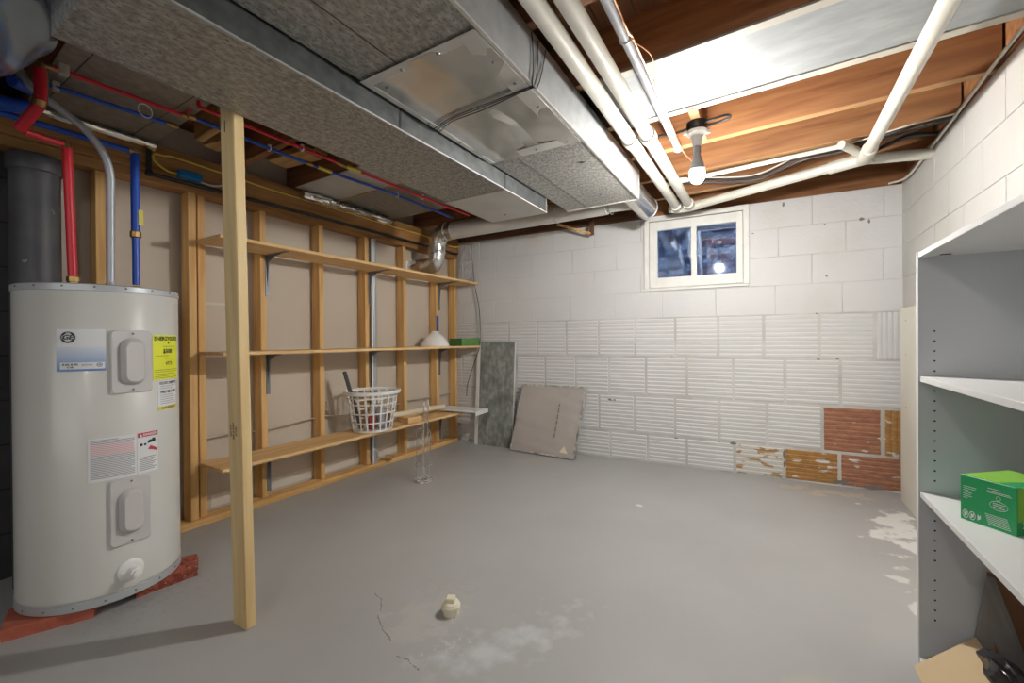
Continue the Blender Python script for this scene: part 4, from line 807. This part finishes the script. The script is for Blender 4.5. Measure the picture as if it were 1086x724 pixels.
# ================================================================ THINGS ON SHELVES AND FLOOR
# laundry basket
bx, by, bz = -2.655, 2.315, .363
t_ = thing('laundry_basket', 'white plastic lattice laundry basket on the lowest shelf', 'basket', (bx, by, bz))
def bp(a_, z, off=0.):
    r_ = .148+.047*(z/.30)+off; return Vector((bx+r_*math.cos(a_)*.93, by+r_*math.sin(a_)*1.03, bz+z))
m = MB()
n_ = 48; m.rings([[bp(2*PI*k/n_, z, o) for k in range(n_)] for z, o in ((.29, .004), (.285, .018), (.292, .024), (.31, .022), (.314, .006), (.30, -.002))], cap=False, closed=True); m.build('rim', 'white_plastic', t_)
m = MB(); m.rings([[bp(2*PI*k/n_, z, o) for k in range(n_)] for z, o in ((0.0, -.010), (.004, 0), (.02, .002), (.02, -.004), (.008, -.008))], cap=True); m.build('base', 'white_plastic', t_)
m = MB()
for k in range(20):
    a_ = 2*PI*k/20; hw_ = .030
    for z0, z1 in ((.015, .30),):
        P_ = [bp(a_-hw_, z0, 0), bp(a_+hw_, z0, 0), bp(a_+hw_, z0, -.005), bp(a_-hw_, z0, -.005), bp(a_-hw_, z1, 0), bp(a_+hw_, z1, 0), bp(a_+hw_, z1, -.005), bp(a_-hw_, z1, -.005)]; m.hexa(P_)
for z in (.075, .145, .215, .262): m.rings([[bp(2*PI*k/n_, z+dz, o) for k in range(n_)] for dz, o in ((-.005, 0), (.005, .001), (.005, -.005), (-.005, -.005))], cap=False, closed=True)
m.build('lattice', 'white_plastic', t_, 30)
m = MB(); m.bar((-2.67, 2.215, .39), (-2.735, 2.118, .83), .034, .028, bev=.004); single(m, 'dark_roll', 'dark_grey', 'dark grey rolled mat sticking out of the laundry basket', 'roll', (-2.68, 2.21, .39))
for (x, y, r_, h, mt, lb) in ((-2.60, 2.26, .030, .13, 'red_plastic', 'small reddish bottle inside the laundry basket'), (-2.62, 2.36, .040, .18, 'grey_plastic', 'grey plastic bottle inside the laundry basket'), (-2.70, 2.37, .035, .20, 'opal', 'white bottle at the back inside the laundry basket'), (-2.60, 2.42, .026, .12, 'brown_board', 'brown jar on the right inside the laundry basket')):
    t2 = thing('bottle', lb, 'bottle', (x, y, .384)); m = MB(); m.lathe((x, y, .384), [(r_*.9, 0), (r_, .006), (r_, h*.68), (r_*.5, h*.82), (r_*.4, h*.9)], 20); m.build('body', mt, t2); m = MB(); m.lathe((x, y, .384), [(r_*.5, h*.88), (r_*.5, h), (r_*.4, h*1.01)], 16); m.build('cap', 'white_plastic', t2)
# wood block, paper tube, white tray at far end of lowest shelf
m = MB(); m.obox((-2.63, 2.70, .387), (.1, 1, 0), (-1, .1, 0), (0, 0, 1), (.075, .06, .024), .002); single(m, 'wood_block', 'shelf_wood', 'short pine offcut lying on the lowest shelf under the paper tube', 'wood block', (-2.63, 2.70, .363))
m = MB(); p_, q_ = Vector((-2.69, 2.55, .434)), Vector((-2.70, 3.22, .421)); d_ = (q_-p_).normalized()
m.lathe(p_, [(.018, .002), (.023, 0), (.023, (q_-p_).length), (.018, (q_-p_).length-.002)], 22, d_); single(m, 'paper_tube', 'paper_tube', 'cream paper tube lying on a wood block on the lowest shelf', 'tube', p_)
t_ = thing('white_tray', 'flat white tray overhanging the far end of the lowest shelf', 'tray', (-2.55, 3.3, .363))
m = MB(); m.obox((-2.565, 3.335, .385), (1, .10, 0), (-.10, 1, 0), (0, 0, 1), (.215, .115, .006), .002); m.build('panel', 'white_plastic', t_)
m = MB(); m.obox((-2.345, 3.357, .372), (1, .10, 0), (-.10, 1, 0), (0, 0, 1), (.004, .118, .019), .001); m.build('front_lip', 'white_plastic', t_)
m = MB(); m.box((-2.74, 3.28, .363), (-2.60, 3.33, .379)); m.build('foot', 'white_plastic', t_)
m = MB(); m.obox((-2.60, 3.33, .3925), (1, .10, 0), (-.10, 1, 0), (0, 0, 1), (.12, .08, .0008)); m.build('paper_label', 'label_white', t_)
# lampshade
t_ = thing('lampshade', 'white opal glass lampshade resting upside down on the middle shelf', 'lampshade', (-2.69, 3.09, 1.002))
m = MB(); m.lathe((-2.69, 3.09, 1.002), [(.132, 0), (.136, .004), (.135, .012), (.122, .040), (.095, .078), (.060, .108), (.036, .122), (.033, .128), (.031, .140), (.020, .143)], 40); m.build('shade', 'opal', t_)
m = MB(); m.lathe((-2.69, 3.09, 1.002), [(.034, .122), (.036, .126), (.034, .130)], 30, cap=False); m.build('collar', 'ceramic', t_)
m = MB(); m.box((-2.829, 3.268, 1.15), (-2.815, 3.295, 1.30), .003); single(m, 'blue_tool', 'blue_plastic', 'small blue plastic piece hanging on the stud above the lampshade', 'tool', (-2.82, 3.28, 1.15))
t_ = thing('green_box', 'old flat green box at the corner end of the middle shelf', 'box', (-2.61, 3.47, 1.002))
m = MB(); m.box((-2.70, 3.31, 1.002), (-2.545, 3.60, 1.075), .002); m.build('box_body', 'green_old_dark', t_)
m = MB(); m.box((-2.545, 3.31, 1.003), (-2.541, 3.60, 1.074)); m.build('front_face', 'green_old', t_); m = MB(); m.box((-2.541, 3.44, 1.045), (-2.540, 3.48, 1.052)); m.build('mark', 'brass', t_)

# leaning stone-pattern panel and wrapped filter
t_ = thing('leaning_panel', 'tall mottled grey-green panel leaning on the block wall in the corner', 'panel', (-2.36, 3.60, 0))
def lp(x, z, d):  # along wall, up, out
    return Vector((x, WA*x+WB, z))+nrm*(d+.075-.055*z/1.03)
m = MB(); m.hexa([lp(-2.545, 0, -.0), lp(-2.155, 0, -.0), lp(-2.155, 0, .012), lp(-2.545, 0, .012), lp(-2.53, 1.035, -.0), lp(-2.14, 1.035, -.0), lp(-2.14, 1.035, .012), lp(-2.53, 1.035, .012)]); m.build('board', 'stone_panel', t_, 0)
m = MB(); m.hexa([lp(-2.585, 0, -.004), lp(-2.546, 0, -.004), lp(-2.546, 0, .014), lp(-2.585, 0, .014), lp(-2.57, 1.035, -.004), lp(-2.531, 1.035, -.004), lp(-2.531, 1.035, .014), lp(-2.57, 1.035, .014)]); m.hexa([lp(-2.154, 0, -.004), lp(-2.148, 0, -.004), lp(-2.148, 0, .013), lp(-2.154, 0, .013), lp(-2.139, 1.035, -.004), lp(-2.133, 1.035, -.004), lp(-2.133, 1.035, .013), lp(-2.139, 1.035, .013)]); each(m, 'edge_strip', 'panel_edge', t_, 0)
t_ = thing('furnace_filter', 'large square pleated filter in plastic wrap leaning on the wall', 'filter', (-1.79, 3.52, 0))
fb = [Vector((-2.125, 3.535, 0.002)), Vector((-1.462, 3.515, 0.002)), Vector((-1.405, 3.672, .625)), Vector((-2.045, 3.640, .625))]
fn = (fb[1]-fb[0]).cross(fb[3]-fb[0]).normalized()
if fn.y > 0: fn = -fn
def fq(u, v, d=0): return fb[0].lerp(fb[1], u).lerp(fb[3].lerp(fb[2], u), v)+fn*d
def frm(mb, u0, u1, v0, v1, d0, d1): mb.hexa([fq(u0, v0, d0), fq(u1, v0, d0), fq(u1, v0, d1), fq(u0, v0, d1), fq(u0, v1, d0), fq(u1, v1, d0), fq(u1, v1, d1), fq(u0, v1, d1)])
m = MB(); frm(m, 0, 1, 0, .022, -.0, .034); frm(m, 0, 1, .978, 1, -.0, .034); frm(m, 0, .020, .022, .978, 0, .034); frm(m, .98, 1, .022, .978, 0, .034); m.build('cardboard_frame', 'filter_frame', t_, 0)
m = MB(); m.grid(lambda u, v: fq(.012+.976*u, .016+.968*v, .032+.0035*noise.noise(Vector((u*4, v*5, 0)))+.004*noise.noise(Vector((u*2+v*9, v*2, 4)))*(1 if min(u, 1-u, v, 1-v) < .12 else .35)), 40, 40); m.build('plastic_wrap', 'filter_wrap', t_, 180)
m = MB()
for i in range(22):
    v = .26+.022*i
    if i % 4 != 3: frm(m, .655-.004*i/22, .672-.004*i/22, v, v+.014, .036, .0372)
m.build('printing', 'dark_grey', t_, 0)
m = MB(); m.prism([fq(.78, .07, .036), fq(.90, .065, .036), fq(.83, .16, .036)], fn*.001); m.build('torn_spot', 'paper_tube', t_, 0)
# chrome wire stand
t_ = thing('wire_stand', 'tall chrome wire paper-roll stand on the grey floor', 'stand', (-2.235, 2.43, 0))
cx_, cy_ = -2.235, 2.425
m = MB(); m.torus((cx_, cy_, .006), .072, .0035, n=36, k=8); m.torus((cx_, cy_, .012), .045, .003, n=30, k=8); m.torus((cx_, cy_, .125), .060, .0022, n=36, k=8)
for k in range(6):
    a_ = k*PI/3; c2 = (cx_+.048*math.cos(a_), cy_+.048*math.sin(a_), .012); m.torus(c2, .022, .0022, n=20, k=6)
m.build('wire_base', 'chrome', t_)
m = MB()
for k in range(3):
    a_ = -1.2+k*2*PI/3+.3; px_, py_ = cx_+.060*math.cos(a_), cy_+.060*math.sin(a_)
    m.tube(smooth_path([(px_, py_, .012), (px_, py_, .2), (px_, py_, .345), (px_-.012*math.cos(a_), py_-.012*math.sin(a_), .375), (cx_+.035*math.cos(a_), cy_+.035*math.sin(a_), .39)], 4), .0032, 8)
m.build('cage_wire', 'chrome', t_)
m = MB(); pts = [(cx_+.018, cy_-.012, .01), (cx_+.018, cy_-.012, .50), (cx_+.022, cy_-.016, .565), (cx_+.03, cy_+.01, .61), (cx_+.022, cy_+.035, .565), (cx_+.018, cy_+.03, .50), (cx_+.018, cy_+.03, .01)]
m.tube(smooth_path(pts, 6), .0034, 8); m.tube(smooth_path([(cx_+.02, cy_+.01, .50), (cx_+.05, cy_+.01, .54), (cx_+.04, cy_+.01, .60), (cx_+.02, cy_+.01, .63), (cx_+.005, cy_+.01, .60)], 5), .0026, 8); m.build('hook_rod', 'chrome', t_)
# floor cleanout plug
t_ = thing('cleanout_plug', 'cream plastic cleanout plug with square head standing in the floor', 'plug', (-1.062, 1.30, 0))
m = MB(); m.lathe((-1.062, 1.30, 0), [(.030, 0), (.031, .018), (.036, .020), (.037, .034), (.034, .038), (.030, .045), (.024, .047)], 28); m.build('threaded_cap', 'cleanout', t_)
m = MB(); m.obox((-1.062, 1.30, .052), (1, .5, 0), (-.5, 1, 0), (0, 0, 1), (.0165, .0165, .012), .002); m.build('square_head', 'cleanout', t_)

# right: cream board along the wall, white bookcase and its contents
m = MB(); m.box((.735, 1.90, 0), (.757, 3.68, 1.243), .002); t_ = thing('wall_board', 'cream board standing along the right wall behind the bookcase', 'board', (.75, 2.8, 0)); m.build('board', 'side_board', t_)
m = MB()
for z in (.62, 1.16, .95): m.lathe((.7345, 3.55, z), [(.005, 0), (.003, -.001)], 8, (1, 0, 0))
each(m, 'nail', 'hole', t_)
t_ = thing('bookcase', 'white adjustable bookcase open to the room at the right edge', 'bookcase', (.59, 1.4, 0))
FX, BXR, Y1 = .418, .765, 1.872
m = MB(); m.box((FX, Y1, 0), (BXR, Y1+.018, 1.332), .001); m.build('side_panel', 'melamine_panel', t_)
m = MB(); m.box((FX-.0015, Y1-.001, 0), (FX, Y1+.019, 1.333)); m.build('edge_band', 'melamine', t_)
m = MB(); m.box((FX, .76, 0), (BXR, .778, 1.332), .001); m.build('side_panel', 'melamine_panel', t_)
m = MB(); m.box((FX, .76, 1.316), (BXR, Y1, 1.333), .001); m.build('top_panel', 'melamine', t_)
m = MB(); m.box((BXR, .76, .06), (BXR+.004, Y1+.018, 1.33)); m.build('back_panel', 'melamine', t_)
for z in (.932, .557):
    m = MB(); m.box((FX+.003, .78, z-.018), (BXR-.005, Y1-.001, z), .001); m.build('shelf', 'melamine', t_)
m = MB(); m.box((FX, .778, 0), (BXR, Y1, .018), .001); m.build('bottom_panel', 'melamine', t_)
m = MB()
for i in range(36):
    z = .15+.032*i
    if z > 1.08 or abs(z-.923) < .02 or abs(z-.548) < .02 or .30 < z < .34: continue
    m.lathe((.456, Y1-.0012, z), [(.0028, 0), (.0028, .001)], 10, (0, 1, 0))
each(m, 'pin_hole', 'hole', t_)
m = MB(); m.box((.46, 1.83, 1.3135), (.485, 1.835, 1.3155)); m.build('dent', 'hole', t_)
# green carton
t_ = thing('green_carton', 'bright green cardboard carton with white print on the lower bookcase shelf', 'carton', (.55, 1.66, .557))
g0, g1 = Vector((.455, 1.655, .5575)), Vector((.532, 1.566, .5575)); gx = (g1-g0).normalized(); gn = Vector((-gx.y, gx.x, 0)); 
if gn.x < 0: gn = -gn
GL, GD, GH = (g1-g0).length, .17, .122; GU = GL/.195
def gp(u, d, z): return g0+gx*u+gn*d+Vector((0, 0, z))
m = MB(); m.hexa([gp(0, 0, 0), gp(GL, 0, 0), gp(GL, GD, 0), gp(0, GD, 0), gp(0, 0, GH), gp(GL, 0, GH), gp(GL, GD, GH), gp(0, GD, GH)], .001); m.build('carton_body', 'green_card', t_, 0)
m = MB(); m.face([gp(.001, .002, GH+.0004), gp(GL*.65, .002, GH+.0004), gp(GL*.9, GD, GH+.0004), gp(.001, GD, GH+.0004)]); m.face([gp(GL+.0006, .002, .035), gp(GL+.0006, GD, .035), gp(GL+.0006, GD, GH), gp(GL+.0006, .002, GH)]); m.build('light_green_print', 'green_light', t_, 0)
m = MB(); K = lambda u, v, d=-.0008: gp(u*GU, d, v)
def gline(u0, u1, v, h=.0014): m.face([K(u0, v), K(u1, v), K(u1, v+h), K(u0, v+h)])
for i, (a_, b_) in enumerate(((.012, .06), (.012, .058), (.012, .03), (.012, .045), (.012, .04), (.012, .045), (.012, .028))): gline(a_, b_, .092-.0052*i)
gline(.100, .145, .103); gline(.098, .175, .096); gline(.098, .18, .0925)
for i in range(7): gline(.09+.002*i, .165+.002*i, .034-.0042*i, .0012)
def gring(cu, cv, ru, rv, w_, n=28):
    for i in range(n):
        a0, a1 = 2*PI*i/n, 2*PI*(i+1)/n
        m.face([K(cu+ru*math.cos(a0), cv+rv*math.sin(a0)), K(cu+(ru-w_)*math.cos(a0), cv+(rv-w_)*math.sin(a0)), K(cu+(ru-w_)*math.cos(a1), cv+(rv-w_)*math.sin(a1)), K(cu+ru*math.cos(a1), cv+rv*math.sin(a1))])
gring(.137, .063, .031, .012, .0012); gring(.136, .082, .008, .006, .001)
for i, cu in enumerate((.020, .045, .069)):
    if i < 2: gring(cu, .017, .0115, .0115, .0016)
    for k in range(3): m.face([K(cu-.005+.004*k, .010+.002*k), K(cu-.002+.004*k, .010+.002*k), K(cu-.002+.004*k, .024-.003*(k % 2)), K(cu-.005+.004*k, .024-.003*(k % 2))])
for i in range(3): gline(.117, .158, .067-.005*i, .0016)
put_text(m, '20', .022, lambda u, v: gp(GL+.0012, .028+u, .026+v), bold=.001); put_text(m, 'GREEN', .016, lambda u, v: gp(GL+.0012, .06+u, .09+v), bold=.0008)
m.build('white_print', 'label_white', t_, 0)
# lower compartment
def lean(pts, th, name, mt, lb, cat):
    m = MB(); P_ = [Vector(p) for p in pts]; n_ = (P_[1]-P_[0]).cross(P_[2]-P_[0]).normalized(); m.prism(P_, n_*th); return single(m, name, mt, lb, cat, (P_[0].x, P_[0].y, min(p.z for p in P_)), smooth=0)
lean([(.372, 1.72, .072), (.545, 1.862, .134), (.575, 1.40, .064), (.395, 1.30, .020)], .004, 'cardboard_flap', 'cardboard', 'tan cardboard sheet lying aslant in the bottom of the bookcase', 'cardboard')
lean([(.540, 1.868, .10), (.562, 1.835, .338), (.578, 1.833, .338), (.66, 1.80, .03), (.56, 1.83, .03)], .004, 'grey_board', 'grey_board', 'dark grey board leaning under the lowest bookcase shelf', 'board')
lean([(.566, 1.850, .345), (.755, 1.830, .345), (.755, 1.80, .022), (.58, 1.82, .022)], .004, 'brown_board', 'brown_board', 'dark brown board leaning behind the grey one in the bookcase', 'board')
m = MB(); rr = []
for i in range(25):
    f = i/24; c_ = Vector((.545+.05*f, 1.80-.22*f, .095-.03*f)); R_ = .052*math.sin(PI*min(1, .12+f*.86))**.6+.004
    rr.append([c_+Vector((math.cos(2*PI*k/32)*R_*.75, .15*math.cos(2*PI*k/32)*R_, max(-.045, math.sin(2*PI*k/32)*R_*1.25)))*(1+.22*noise.noise(Vector((math.cos(2*PI*k/32)*2.2, math.sin(2*PI*k/32)*2.2, f*3)))+.1*math.sin(k*1.7+f*6)*.5) for k in range(32)])
m.rings(rr); single(m, 'black_bag', 'bag_black', 'glossy black plastic bag bundled beside the cardboard in the bookcase', 'bag', (.57, 1.7, .03), smooth=60)
t_ = thing('label_can', 'upright can with a grey printed label at the right picture edge', 'can', (.618, 1.60, .018))
m = MB(); m.lathe((.618, 1.60, .018), [(.050, 0), (.052, .004), (.052, .245), (.050, .248)], 36); m.build('body', 'can_label', t_)
m = MB(); m.lathe((.618, 1.60, .018), [(.051, .246), (.054, .248), (.054, .258), (.048, .260), (.047, .252)], 36); m.build('rim', 'ceramic', t_)
